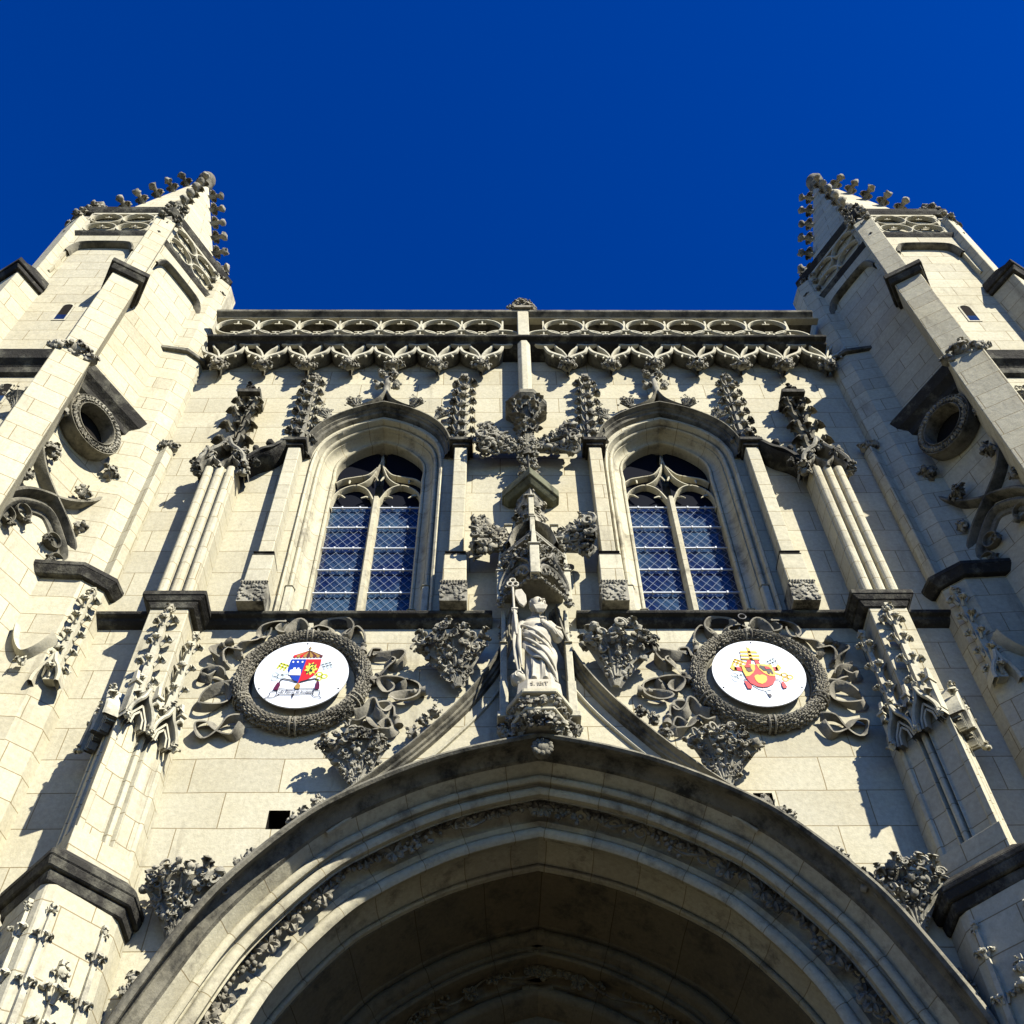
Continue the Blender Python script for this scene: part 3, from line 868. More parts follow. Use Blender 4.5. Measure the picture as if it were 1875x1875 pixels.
# vine trail in the hollow of the arch
def vine(m, inset, y, zmin, step, size, seed):
    rn = random.Random(seed)
    P = inset_path(PORTAL, inset, PMULT); P = [Vector((x, z)) for x, z in P]
    segs = []
    for a, b in zip(P, P[1:]):
        n = max(1, int((b-a).length/.05))
        for k in range(n): segs.append(a.lerp(b, k/n))
    segs = [p for p in segs if p.y > zmin]
    stem = []
    for i, p in enumerate(segs):
        t = (segs[min(i+1, len(segs)-1)]-segs[max(0, i-1)]).normalized(); nn = Vector((t.y, -t.x))
        stem.append(Vector((p.x+nn.x*size*.45*math.sin(i*.42), y-.02*math.cos(i*.8), p.y+nn.y*size*.45*math.sin(i*.42))))
    m.tube(stem, size*.1, 5)
    i = 0
    while i < len(segs)-1:
        p = segs[i]; t = (segs[min(i+1, len(segs)-1)]-segs[max(0, i-1)]).normalized(); nn = Vector((t.y, -t.x))
        sg = rn.choice((-1, 1)); c = Vector((p.x+nn.x*size*.25*sg, y, p.y+nn.y*size*.25*sg))
        q = rn.random()
        if q < .28:
            for k in range(16): m.blob(c+Vector((rn.gauss(0, .35)*size, -abs(rn.gauss(0, .15))*size, rn.gauss(0, .35)*size)), size*.17, 0, .1, k)
        elif q < .8:
            for k in range(5):
                a = R(k*72+rn.uniform(-20, 20)); d = Vector((math.cos(a), -.25, math.sin(a)))
                m.leaf(c, d, Vector((0, -1, 0)), size*rn.uniform(.7, .95), .6, .7)
        else:
            m.curl(c, (1, 0, 0), (0, -.2, 1), size*.5, .18, 1.3)
        i += max(2, int(step/.05*rn.uniform(.8, 1.2)))
m = MB(); vine(m, .30, .545, 5.6, .15, .19, 5)
m.build('vine_frieze', M_WREATH, por, smooth=50)
m = MB(); vine(m, 1.02, 2.8, 6.0, .24, .16, 9)
m.build('inner_vine_frieze', M_SHADE, por, smooth=50)

# ogee gable rising from the arch to the statue canopy
OG = [(.3, 13.05), (.38, 12.5), (.56, 11.95), (.88, 11.38), (1.30, 10.82), (1.72, 10.34), (2.16, 9.9), (2.6, 9.5), (3.0, 9.08)]
for s in (-1, 1):
    m = MB(s)
    path = [(p[0]+AX*s, p[1]) for p in smooth2(OG, 5)]
    m.sweep(path, [(-.02, 0), (-.03, -.12), (-.015, -.19), (.008, -.2), (.02, -.17), (.03, -.12), (.055, -.11), (.065, -.07), (.09, -.06), (.1, 0)])
    m.build('ogee_mould', M_HALF, por, smooth=35)
    m = MB(s); m.sweep(path, [(-.045, 0), (-.05, -.1), (-.03, -.125), (-.02, -.1)]); m.build('ogee_fillet', M_BARE, por, smooth=35)
    m = MB(s)
    rel = [(p[0]+AX*s-.22, p[1]-.1) for p in smooth2(OG[2:8], 5)]
    m.sweep(rel, [(-.012, 0), (-.015, -.035), (.0, -.045), (.015, -.035), (.02, 0)])
    m.build('inner_rib', M_BARE, por, smooth=40)
    # crockets along it
    for k, (x, z, ang, size) in enumerate(((.99, 11.52, 8, .78), (2.10, 9.9, 6, .66), (3.74, 8.0, -2, .70))):
        c = MB(s); ax = Vector((math.sin(R(ang)), 0, math.cos(R(ang)))); sdv = Vector((ax.z, 0, -ax.x))
        cluster(c, (x+AX*s, -.1, z), ax, sdv, size, 50+k+s*10, 1.15, .5, 125)
        c.build('crocket', M_CARVE, por, smooth=60)
    c = MB(s)
    for k, (x, z) in enumerate(((1.24, 11.08), (1.5, 10.75), (1.38, 10.95), (2.72, 9.48), (2.5, 9.7), (2.62, 9.56), (3.12, 9.0), (3.2, 8.9), (1.9, 10.3), (3.6, 8.2), (3.98, 7.6), (4.02, 7.45))):
        sprig(c, (x+AX*s+.02, -.14, z), .12 if k < 8 else .1, 400+k+s, 10)
    c.build('creeping_leaves', M_CARVE, por, smooth=60)

# ------------------------------------------------------------------ statue niche, canopy and corbel
ni = empty('statue_niche', church)
cx = AX
m = MB()
def half_oct(r, y): return [(cx-r, 0), (cx-r, -y*.55), (cx-r*.5, -y), (cx+r*.5, -y), (cx+r, -y*.55), (cx+r, 0)]
m.prism(half_oct(.24, .46), 10.56, 10.68, half_oct(.3, .56)); m.prism(half_oct(.34, .62), 10.68, 10.73)
m.prism(half_oct(.31, .57), 10.73, 10.88, half_oct(.36, .64)); m.prism(half_oct(.4, .7), 10.88, 10.95)
co = m.build('corbel', M_BARE, ni, bevel=.012)
m = MB(); rn = random.Random(4)
for z0, r, y in ((10.56, .28, .52), (10.62, .31, .58), (10.8, .35, .63)):
    pl = half_oct(r, y)
    for (ax, ay), (bx, by) in zip(pl, pl[1:]):
        n = max(2, int(math.hypot(bx-ax, by-ay)/.06))
        for k in range(n):
            t = (k+.5)/n; m.leaf((ax+(bx-ax)*t, ay+(by-ay)*t+.02, z0+rn.uniform(-.04, .02)), (rn.uniform(-.8, .8), -.6, rn.uniform(-.3, 1)), (rn.uniform(-.4, .4), -.8, .5), .12, .7)
            m.blob((ax+(bx-ax)*t, ay+(by-ay)*t, z0+rn.uniform(-.06, .06)), .035, 0, .3, k)
m.build('corbel_foliage', M_CARVE, ni, smooth=50)
for sg in (-1, 1):
    x = cx+sg*.42
    m = MB(); m.box(x-.055, x+.055, -.28, 0, 10.95, 11.5, .0, .0)
    m.prism([(x-.085, -.32), (x+.085, -.32), (x+.085, 0), (x-.085, 0)], 10.86, 10.95); m.box(x-.045, x+.045, -.24, 0, 11.5, 12.25); m.prism([(x-.06, -.28), (x+.06, -.28), (x+.06, 0), (x-.06, 0)], 12.22, 12.26, [(x-.02, -.2), (x+.02, -.2), (x+.02, 0), (x-.02, 0)])
    m.box(x-.03, x+.03, -.18, 0, 12.26, 12.95)
    b = m.build('niche_shaft', M_BARE, ni, bevel=.01)
    m = MB(); sprig(m, (x, -.17, 10.74), .14, 600+sg, 16); m.build('leaf_corbel', M_CARVE, b, smooth=55)
    m = MB(); sprig(m, (x, -.1, 12.5), .1, 610+sg, 12); sprig(m, (x, -.1, 12.68), .09, 620+sg, 12); m.build('leaf_top', M_CARVE, b, smooth=55)
# canopy
PL, PC, PR = (cx-.46, -.32), (cx, -.78), (cx+.46, -.32)
can = MB()
dia = [(cx-.46, 0), PL, PC, PR, (cx+.46, 0)]
def sc(k): return [(cx+(x-cx)*k, y*k) for x, y in dia]
can.prism(sc(.9), 13.3, 13.38); can.prism(sc(.96), 13.86, 13.93); can.prism(sc(1.02), 13.93, 13.97)
can.prism([(cx-.3, 0), (cx-.3, -.2), (cx, -.5), (cx+.3, -.2), (cx+.3, 0)], 13.38, 13.86)
co = can.build('canopy', M_CARVE, ni, bevel=.008)
for A, B in ((PL, PC), (PC, PR)):
    c = MB(1, face_map(A, B)); L = math.hypot(B[0]-A[0], B[1]-A[1])
    # openwork gable front
    arch = [(0, 12.98)]+[(L/2+L*.42*math.cos(R(180-k*18)), 13.02+.3*math.sin(R(180-k*18))) for k in range(11)]+[(L, 12.98)]
    c.sweep(arch[1:-1], [(-.03, .04), (-.035, -.04), (0, -.06), (.03, -.04), (.035, .04)])
    ogee_gable(c, .04, L-.04, 13.12, .55, -.05, .018, .06)
    c.slab(arch+[(L, 13.4), (0, 13.4)], .0, .05)
    for k in range(6):
        a = R(20+k*28); c.tube([(L/2+L*.4*math.cos(a), -.02, 13.02+.28*math.sin(a)), (L/2+L*.3*math.cos(a), -.03, 13.0+.2*math.sin(a)), (L/2+L*.24*math.cos(a), -.06, 13.02+.16*math.sin(a))], [.025, .02, .03], 5)
    rn = random.Random(int(A[0]*100))
    for k in range(26):
        c.curl((rn.uniform(.07, L-.07), -.03, rn.uniform(13.42, 13.84)), (1, 0, .2), (0, -.2, 1), rn.uniform(.035, .06), .28, 1.2)
    for k in range(10): c.leaf((rn.uniform(.08, L-.08), .0, rn.uniform(13.4, 13.8)), (rn.uniform(-1, 1), -.7, .5), (0, -.4, 1), .11, .7)
    c.box(0, L, -.02, .03, 13.86, 13.9)
    for k in range(9): sprig(c, (L*(k+.5)/9, -.01, 12.97), .055, k+80, 6)
    c.build('canopy_gable', M_CARVE, co, smooth=45)
for (x, y), r in ((PL, .05), (PC, .065), (PR, .05)):
    c = MB()
    c.prism([(x-r, y-r), (x+r, y-r), (x+r, y+r), (x-r, y+r)], 12.95, 13.55); c.prism([(x-r*1.3, y-r*1.4), (x+r*1.3, y-r*1.4), (x+r*1.3, y+r), (x-r*1.3, y+r)], 13.55, 13.58)
    c.prism([(x-r*.7, y-r*.7), (x+r*.7, y-r*.7), (x+r*.7, y+r), (x-r*.7, y+r)], 13.58, 14.1, [(x-r*.3, y), (x+r*.3, y), (x+r*.3, y+r), (x-r*.3, y+r)])
    c.build('canopy_post', M_BARE, co, bevel=.008)
c = MB()
for (x, y), r in ((PL, .1), (PR, .1), (PC, .06)): sprig(c, (x, y+.03, 12.93), r, int(x*100)+9, 10)
for (x, y) in (PL, PR):
    sprig(c, (x, y, 13.7), .08, int(x*100)+19, 8); sprig(c, (x, y, 14.1), .07, int(x*100)+29, 8)
c.build('canopy_leaves', M_CARVE, co, smooth=55)
# second tier
t2 = MB()
d2 = [(cx-.27, 0), (cx-.27, -.2), (cx, -.47), (cx+.27, -.2), (cx+.27, 0)]
t2.prism(d2, 13.97, 15.6, [(cx+(x-cx)*.72, y*.85) for x, y in d2])
for sg in (-1, 1):
    p = smooth2([(.02, 14.5), (.12, 14.45), (.26, 14.3), (.34, 14.0)], 5)
    t2.sweep([(cx+sg*q[0], q[1]) for q in p], [(-.03, 0), (-.03, -.5), (0, -.56), (.04, -.5), (.04, 0)])
t2.build('tabernacle', M_CARVE, ni, smooth=35)
c = MB()
c.box(cx-.035, cx+.035, -.62, -.4, 13.97, 14.5); c.box(cx-.04, cx+.04, -.52, -.38, 14.7, 15.15); c.box(cx-.055, cx+.055, -.55, -.38, 15.15, 15.18)
c.box(cx-.05, cx+.05, -.63, -.4, 14.5, 14.53)
for sg in (-1, 1): c.box(cx+sg*.34-.05, cx+sg*.34+.05, -.26, 0, 14.0, 14.75); c.box(cx+sg*.34-.065, cx+sg*.34+.065, -.29, 0, 14.75, 14.78)
c.build('tabernacle_buttress', M_BARE, ni, bevel=.008)
c = MB(); rn = random.Random(12)
for k in range(70):
    u = rn.uniform(-1, 1); z = rn.uniform(14.0, 15.55); q = 1-(z-14)*.16
    p = Vector((cx+u*.27*q, -(.2+.27*(1-abs(u)))*q, z))
    if rn.random() < .6: c.curl(p, (1, -.4*(1 if u < 0 else -1), 0), (0, -.2, 1), rn.uniform(.04, .075), .28, 1.2)
    else: c.leaf(p, (u, -.8, rn.uniform(-.2, .8)), (0, -.2, 1), .13, .6)
c.build('tabernacle_foliage', M_CARVE, ni, smooth=50)
c = MB()
hp = [(cx-.42, 0), (cx-.42, -.16), (cx, -.6), (cx+.45, -.16), (cx+.45, 0)]
def sch(k): return [(cx+(x-cx)*k, y*k) for x, y in hp]
c.prism(sch(.8), 15.56, 15.64, sch(.98)); c.prism(sch(1.02), 15.64, 15.82); c.prism(sch(1.02), 15.82, 16.0, sch(.55))
c.build('tabernacle_roof', stone('lichened_stone', (.13, .135, .085), (.1, .105, .07), (.035, .035, .027), .5, bump=.6), ni, bevel=.01)
c = MB()
ob = [(cx-.2, 0), (cx-.2, -.18), (cx, -.38), (cx+.2, -.18), (cx+.2, 0)]
c.prism(ob, 15.95, 16.75, [(cx+(x-cx)*.45, y*.9) for x, y in ob])
pts = [(cx, -.25, 16.6), (cx, -.27, 17.0), (cx, -.3, 17.3), (cx, -.34, 17.7), (cx, -.34, 18.05)]
c.tube(pts, [.13, .095, .11, .17, .25], 8)
for sg in (-1, 1):
    c.tube([(cx+sg*.03, -.32, 16.95), (cx+sg*.05, -.38, 17.25), (cx+sg*.12, -.46, 17.55), (cx+sg*.2, -.5, 17.75)], [.02, .025, .03, .02], 5)
sp_ = c.build('spirelet', M_HALF, ni, smooth=45)
c = MB(); rn = random.Random(31)
for k in range(26):
    u = rn.uniform(-1, 1); z = rn.uniform(16.0, 16.7); q = 1-(z-15.95)*.6
    c.curl((cx+u*.19*q, -(.18+.19*(1-abs(u)))*q-.02, z), (1, 0, 0), (0, -.2, 1), .045, .3, 1.2)
for k in range(34):
    a = rn.uniform(-3.1, 0); z = rn.uniform(17.15, 18.0); r = .11+(z-17.15)*.18
    c.leaf((cx+r*math.cos(a), -.32+r*math.sin(a), z), (math.cos(a)*.6, math.sin(a)*.6, .9), (0, 0, 1), .2, .5)
for k in range(22):
    z = 16.15+k*.088; sg = (-1, 1)[k % 2]
    sprig(c, (cx+sg*.13*rn.uniform(.5, 1.1), -.34+.05*rn.uniform(-1, 1), z), .105, 1200+k, 9)
c.build('spirelet_foliage', M_CARVE, ni, smooth=50)
c = MB()
hb = [(cx-.36, 0), (cx-.36, -.3), (cx-.12, -.56), (cx+.12, -.56), (cx+.36, -.3), (cx+.36, 0)]
c.prism([(cx+(x-cx)*.4, y*.7) for x, y in hb], 18.0, 18.22, hb); c.prism(hb, 18.22, 18.36)
c.prism([(cx+(x-cx)*.9, y*.92) for x, y in hb], 18.36, 18.62, [(cx+(x-cx)*.3, y*.6) for x, y in hb])
c.build('bracket', M_HALF, ni, bevel=.012)
c = MB(); o8 = [(cx+.13*math.cos(R(22.5+45*k)), -.28+.13*math.sin(R(22.5+45*k))) for k in range(8)]
c.prism(o8, 18.55, 20.5); c.build('colonnette', M_BARE, ni, bevel=.008)
for k, (z, sz, y) in enumerate(((17.0, .70, -.15), (14.3, .68, -.2))):
    for sg in (-1, 1):
        c = MB(); cluster(c, (cx-sg*(.16 if k == 0 else .06), y, z-.06), (sg, 0, .12), (-.12*sg, 0, 1), sz*(1.36 if k == 0 else 1.32), 70+k*5+sg, .72, .34, 150)
        c.build('crocket', M_CARVE, ni, smooth=60)

# ------------------------------------------------------------------ wreaths with ribbons
RIB = [[(-.05,.96),(-.18,1.08),(-.29,.99),(-.36,.87),(-.47,.96),(-.34,1.1),(-.52,1.1),(-.67,1.01),(-.7,.87),(-.6,.82),(-.56,.94)],
[(-.03,.96),(.08,1.03),(.24,.98),(.24,.89),(.11,.91),(.14,1.05),(.29,1.12),(.45,1.1),(.54,.96),(.48,.82),(.4,.87),(.45,.96),(.6,1.01),(.7,.84),(.71,.66)],
[(.77,.39),(.82,.55),(.94,.53),(.82,.46),(1.01,.44),(1.22,.48),(1.27,.41),(1.17,.26),(1.05,.33),(1.1,.41),(1.15,.33),(1.04,.22),(.95,.09)],
[(.89,-.03),(1.02,-.01),(1.13,-.12),(1.06,-.18),(.99,-.03),(1.16,-.01),(1.31,-.03),(1.26,-.12),(1.21,-.03),(1.31,.05),(1.49,-.08),(1.48,-.28),(1.31,-.36),(1.16,-.3),(1.3,-.24),(1.41,-.22)],
[(.71,-.56),(.84,-.52),(.93,-.38),(1.03,-.5),(1.1,-.52),(1.11,-.42),(.98,-.44),(.98,-.56),(1.07,-.62),(1.17,-.48),(1.23,-.64)],
[(.62,-.69),(.77,-.75),(.87,-.64),(.97,-.75),(1.06,-.85),(1.18,-.9),(1.23,-.81),(1.13,-.68),(1.05,-.79)],
[(-.97,.07),(-1.11,.17),(-1.29,.17),(-1.32,.07),(-1.2,.04),(-1.16,.2),(-1.26,.23)],
[(-.87,-.09),(-1.09,-.16),(-1.23,-.31),(-1.25,-.44),(-1.09,-.47),(-.91,-.35),(-.91,-.16),(-1.12,0)],
[(-.61,-.77),(-.71,-.95),(-.9,-.83),(-1.04,-.71),(-1.18,-.77),(-1.07,-.94),(-.93,-.83),(-.8,-.68),(-.63,-.65)],
[(-.87,.5),(-1.06,.64),(-1.11,.5),(-1.02,.3),(-1.16,.4),(-1.26,.54),(-1.16,.64)],
[(-.67,.85),(-.87,.64),(-.96,.57),(-.84,.43)]]
WX, WZ = 2.9, 11.72
def wreath(s):
    m = MB(s); n = 48
    pts = [(WX+.745*math.cos(2*math.pi*k/n), -.1, WZ+.745*math.sin(2*math.pi*k/n)) for k in range(n)]
    rows = []
    for k in range(n):
        a = 2*math.pi*k/n; d = Vector((math.cos(a), 0, math.sin(a)))
        rows.append([m.v(Vector((WX, -.06, WZ))+d*(.78+.078*math.cos(2*math.pi*j/10))+Vector((0, .105*math.sin(2*math.pi*j/10), 0))) for j in range(10)])
    for k in range(n):
        for j in range(10): m.f((rows[k][j], rows[k][(j+1) % 10], rows[(k+1) % n][(j+1) % 10], rows[(k+1) % n][j]))
    rn = random.Random(s+7)
    N1 = 116
    for k in range(N1):
        a = 2*math.pi*k/N1; d = Vector((math.cos(a), 0, math.sin(a))); tg = Vector((-math.sin(a), 0, math.cos(a)))
        if math.sin(a) < 0: pass
        run = tg if (math.cos(a) > 0) else -tg
        for j in range(6):
            b = R(180+15+j*30+rn.uniform(-8, 8)+(15 if k % 2 else 0))
            nrm = d*math.cos(b)+Vector((0, math.sin(b), 0))
            p = Vector((WX, -.06, WZ))+d*(.78+.082*math.cos(b))+Vector((0, .115*math.sin(b), 0))
            m.leaf(p-run*.03, run+nrm*.3, nrm, .066*rn.uniform(.8, 1.2), .75, .6)
            if rn.random() < .15: m.blob(p+nrm*.01, .016, 0, .2, k+j)
    for a in (R(90), R(-28), R(208), R(-90)):
        d = Vector((math.cos(a), 0, math.sin(a))); tg = Vector((-math.sin(a), 0, math.cos(a)))
        for o_ in (-.035, .035):
            q = [Vector((WX, -.06, WZ))+tg*o_+d*(.785+.11*math.cos(2*math.pi*j/12))+Vector((0, .135*math.sin(2*math.pi*j/12), 0)) for j in range(13)]
            m.tube(q, .016, 5, False)
    # moulded seat of the wreath
    seat = MB(s)
    ring(seat, WX, WZ, .675, .05, -.05, 0, n=40, cusps=())
    wr = m.build('wreath', M_WREATH, church, smooth=50)
    seat.build('seat_ring', M_HALF, wr, smooth=40)
    # ribbons: bands standing out of the wall
    rb = MB(s)
    for ri, pl in enumerate(RIB):
        pts = smooth2(pl, 5)
        k = len(pts); ts = []; prev = None; rows = []
        for i, p in enumerate(pts):
            t = (pts[min(i+1, k-1)]-pts[max(0, i-1)]).normalized(); nn = Vector((t.y, -t.x))
            f = i/(k-1); tw = .95*math.sin(f*9+ri)
            wdt = .066*(1-.2*f)
            yc = -.065-.02*math.sin(f*14+ri)
            a = Vector((p.x*-s*s if False else p.x, 0, p.y))
            dv = Vector((nn.x*tw, -1, nn.y*tw)).normalized()*wdt
            th = Vector((nn.x, 0, nn.y))*.011
            C = Vector((WX-p.x if False else WX+p.x*(-1), yc, WZ+p.y))
            dv.x *= -1; th.x *= -1
            rows.append([rb.v(C-dv-th), rb.v(C-dv+th), rb.v(C+dv+th), rb.v(C+dv-th)])
        for i in range(k-1):
            for j in range(4): rb.f((rows[i][j], rows[i][(j+1) % 4], rows[i+1][(j+1) % 4], rows[i+1][j]))
        rb.f(rows[0][::-1]); rb.f(rows[-1])
        # tassel
        e = pts[-1]; t = (pts[-1]-pts[-3]).normalized()
        if ri in (1, 2, 4, 9, 3):
            C = Vector((WX-e.x, -.08, WZ+e.y)); d = Vector((-t.x, 0, t.y))
            rb.tube([C-d*.03, C+d*.02, C+d*.05, C+d*.09, C+d*.16], [.02, .045, .025, .05, .065], 8)
    rb.build('ribbon', M_WREATH, wr, smooth=50)
for s in (-1, 1): wreath(s)
# stub of the wreath hanger
for s in (-1, 1):
    m = MB(); m.box(s*2.93-.03, s*2.93+.03, -.12, 0, 12.6, 12.76); m.build('hanger', M_BARE, church)

# ------------------------------------------------------------------ coats of arms
def enamel(name, c): return flat(name, tuple(v*.78 for v in c), .4, .35, 0, .02)
E_BLUE = enamel('enamel_blue', (.012, .05, .36)); E_RED = enamel('enamel_red', (.62, .02, .025)); E_GOLD = enamel('enamel_gold', (.72, .45, .05))
E_LIME = enamel('enamel_yellow', (.62, .66, .08)); E_SILVER = enamel('enamel_silver', (.50, .58, .62)); E_DARK = enamel('enamel_black', (.02, .02, .03))
E_MAROON = enamel('enamel_maroon', (.10, .01, .04)); E_BROWN = enamel('enamel_brown', (.11, .03, .025)); E_OCHRE = enamel('enamel_ochre', (.36, .22, .05)); E_WHITE = enamel('enamel_white', (.85, .87, .88))

def plaque(px, label):
    t = thing('coat_of_arms_plaque', label, 'plaque', (px, -.13, WZ+.06), None)
    rad = .592
    m = MB(); n = 64
    a = [m.v((rad*math.cos(2*math.pi*k/n), 0, rad*math.sin(2*math.pi*k/n))) for k in range(n)]
    b = [m.v((rad*math.cos(2*math.pi*k/n), .02, rad*math.sin(2*math.pi*k/n))) for k in range(n)]
    m.f(a); m.f(b[::-1])
    for k in range(n): m.f((a[k], b[k], b[(k+1) % n], a[(k+1) % n]))
    m.build('disc', M_WHITE, t)
    m = MB()
    for ang in (90, 208, -28):
        x, z = .56*math.cos(R(ang)), .56*math.sin(R(ang))
        m.blob((x, -.003, z), (.012, .006, .012), 1, 0)
    m.build('screw', E_DARK, t)
    for z in (-.35, .35):
        m = MB(); m.box(-.02, .02, .02, .12, z-.02, z+.02); m.build('standoff', E_DARK, t)
    return t, rad
LAYER = [0]
def art(t, rad, name, mat, polys, lay, parent=None):
    m = MB(); y = -.004*lay
    for p in polys:
        pts = [(x*rad, z*rad) for x, z in p]
        m.slab(pts, y, y+.0035)
    return m.build(name, mat, parent or t)
def ell(cx, cz, rx, rz, n=18): return [(cx+rx*math.cos(2*math.pi*k/n), cz+rz*math.sin(2*math.pi*k/n)) for k in range(n)]
def thick(pts, wd):
    P = [Vector(p) for p in pts]; L, Rr = [], []
    for i, p in enumerate(P):
        t = (P[min(i+1, len(P)-1)]-P[max(0, i-1)]).normalized(); nn = Vector((-t.y, t.x))*wd/2
        L.append((p+nn)[:]); Rr.append((p-nn)[:])
    return L+Rr[::-1]
def ringpolys(cx, cz, r, wd, n=14, a0=0, a1=360):
    return [thick([(cx+r*math.cos(R(a0+(a1-a0)*k/n)), cz+r*math.sin(R(a0+(a1-a0)*k/n))) for k in range(n+1)], wd)]

def key(t, rad, mat, bow, bit, lay):
    """key from bow centre to bit end"""
    B = Vector(bow); E_ = Vector(bit); d = (E_-B).normalized(); nn = Vector((-d.y, d.x))
    if nn.y > 0: nn = -nn
    polys = [thick([(B+d*.1)[:], E_[:]], .05)]
    for a in (0, 120, 240):
        c = B+Vector((math.cos(R(a))*.075, math.sin(R(a))*.075)); polys += ringpolys(c.x, c.y, .06, .035, 10)
    for k in (0, 1, 2):
        q = E_-d*(.02+k*.08); polys.append(thick([q[:], (q+nn*.17)[:]], .05))
    polys.append(thick([(E_-d*.2+nn*.09)[:], (E_+nn*.09)[:]], .03))
    art(t, rad, 'key', mat, polys, lay)

t, rad = plaque(-2.915, 'round white plaque with blue and red shield under a striped canopy and motto scroll')
key(t, rad, E_LIME, (.42, -.08), (-.5, .33), 1); key(t, rad, E_SILVER, (-.52, -.08), (.58, .36), 1)
sh = art(t, rad, 'shield', E_BLUE, [[(-.28, .44), (.045, .44), (-.04, -.285), (-.15, -.2), (-.24, -.06), (-.31, .12), (-.30, .3)]], 2)
art(t, rad, 'shield_field', E_RED, [[(.045, .44), (.37, .44), (.365, .25), (.33, .06), (.25, -.08), (.12, -.2), (-.04, -.285)]], 2)
art(t, rad, 'castle', E_WHITE, [[(-.27, -.05), (-.02, -.06), (-.03, .12), (-.07, .12), (-.07, .17), (-.11, .17), (-.11, .12), (-.15, .13), (-.15, .18), (-.2, .17), (-.2, .12), (-.26, .1)]], 3, sh)
art(t, rad, 'star', E_WHITE, [ell(-.23, .35, .02, .028, 8), ell(-.13, .35, .02, .028, 8), ell(-.03, .35, .02, .028, 8)], 3, sh)
tree_p = [[(.06+.115*(1+.28*math.cos(k*2.4))*math.cos(2*math.pi*k/24)+.12, .14+.17*(1+.28*math.cos(k*2.4))*math.sin(2*math.pi*k/24)) for k in range(24)]]
art(t, rad, 'oak_tree', E_LIME, tree_p, 3, sh)
rn = random.Random(2)
art(t, rad, 'oak_leaf', E_DARK, [ell(.18+rn.uniform(-.08, .08), .14+rn.uniform(-.12, .13), .014, .022, 6) for k in range(18)], 4, sh)
um = []
cols = [E_RED, E_OCHRE, E_RED, E_OCHRE, E_BROWN, E_OCHRE, E_BROWN, E_OCHRE, E_BROWN]
x0, x1 = -.255, .385
for k, mt in enumerate(cols):
    xa = x0+(x1-x0)*k/9; xb = x0+(x1-x0)*(k+1)/9
    ap = (.08+.02*(k-4)/4, .72)
    art(t, rad, 'canopy_gore', mt, [[(xa, .56), (xa+.005, .51), ((xa+xb)/2, .485), (xb-.005, .51), (xb, .56), (ap[0]+.008, .71), (ap[0]-.008, .71)]], 2)
art(t, rad, 'cross', E_OCHRE, [thick([(.08, .7), (.08, .84)], .02), thick([(.045, .79), (.115, .79)], .02)], 3)
art(t, rad, 'cord', E_DARK, [thick([(-.43, -.32), (-.42, -.2), (-.36, -.16), (-.2, -.2), (-.06, -.26)], .025), thick([(.37, -.32), (.38, -.18), (.3, -.16), (.15, -.2), (0, -.26)], .025)], 3)
art(t, rad, 'tassel', E_MAROON, [[(-.47, -.28), (-.42, -.28), (-.4, -.36), (-.43, -.5), (-.53, -.5), (-.5, -.36)]], 4)
art(t, rad, 'tassel', E_MAROON, [[(.35, -.26), (.41, -.26), (.43, -.36), (.44, -.48), (.34, -.48), (.35, -.36)]], 4)
art(t, rad, 'pendant', E_OCHRE, [[(-.04, -.28), (.03, -.36), (.02, -.46), (-.06, -.48), (-.1, -.4)]], 3)
art(t, rad, 'pendant_tip', E_DARK, [[(-.12, -.62), (-.06, -.6), (-.09, -.74)]], 3)
scr = art(t, rad, 'scroll', E_DARK, [thick([(-.43, -.45), (-.2, -.48), (.1, -.46), (.32, -.45)], .012), thick([(-.42, -.62), (-.1, -.63), (.3, -.6)], .012),
      thick([(-.43, -.45), (-.44, -.63)], .012), thick([(.32, -.45), (.33, -.62)], .012),
      thick([(-.44, -.52), (-.58, -.55), (-.58, -.66), (-.68, -.74), (-.48, -.7), (-.38, -.63)], .012), thick([(.33, -.52), (.46, -.52), (.46, -.62), (.52, -.72), (.36, -.68), (.3, -.6)], .012)], 3)
def text(body, size, loc, mat, parent, name, shear=.0, wx=1.0, ext=.001):
    cu = bpy.data.curves.new(name, 'FONT'); cu.body = body; cu.size = size; cu.extrude = ext; cu.align_x = 'CENTER'; cu.align_y = 'CENTER'; cu.shear = shear
    cu.materials.append(mat); tmp = bpy.data.objects.new(name, cu); COL.objects.link(tmp)
    me = bpy.data.meshes.new_from_object(tmp.evaluated_get(bpy.context.evaluated_depsgraph_get())); bpy.data.objects.remove(tmp)
    o = bpy.data.objects.new(name, me); COL.objects.link(o); o.parent = parent
    o.rotation_euler = (R(90), 0, 0); o.location = loc; o.scale.x = wx; return o
text('Ubi Petrus ibi Ecclesia', .072, (-.05*rad, -.014, -.545*rad), E_DARK, t, 'motto', .25, .66)

t, rad = plaque(2.905, 'round white plaque with red and gold shield under a bishop mitre and crossed keys')
key(t, rad, E_GOLD, (.57, -.14), (-.46, .42), 1); key(t, rad, E_SILVER, (-.5, -.13), (.4, .44), 1)
mi = art(t, rad, 'mitre', E_SILVER, [[(-.31, .40), (.09, .37), (.11, .56), (.02, .68), (-.15, .8), (-.28, .66), (-.31, .55)]], 2)
art(t, rad, 'mitre_band', E_GOLD, [[(-.30, .66), (.05, .65), (.09, .59), (-.30, .6)], [(-.305, .55), (.11, .53), (.105, .47), (-.305, .49)], [(-.31, .44), (.095, .42), (.09, .37), (-.31, .40)], [(-.13, .79), (-.07, .74), (-.06, .38), (-.13, .39)]], 3, mi)
art(t, rad, 'lappet', E_RED, [[(-.19, .37), (-.1, .37), (-.12, .22), (-.24, .22)], [(-.03, .37), (.05, .37), (.09, .22), (-.01, .22)]], 2)
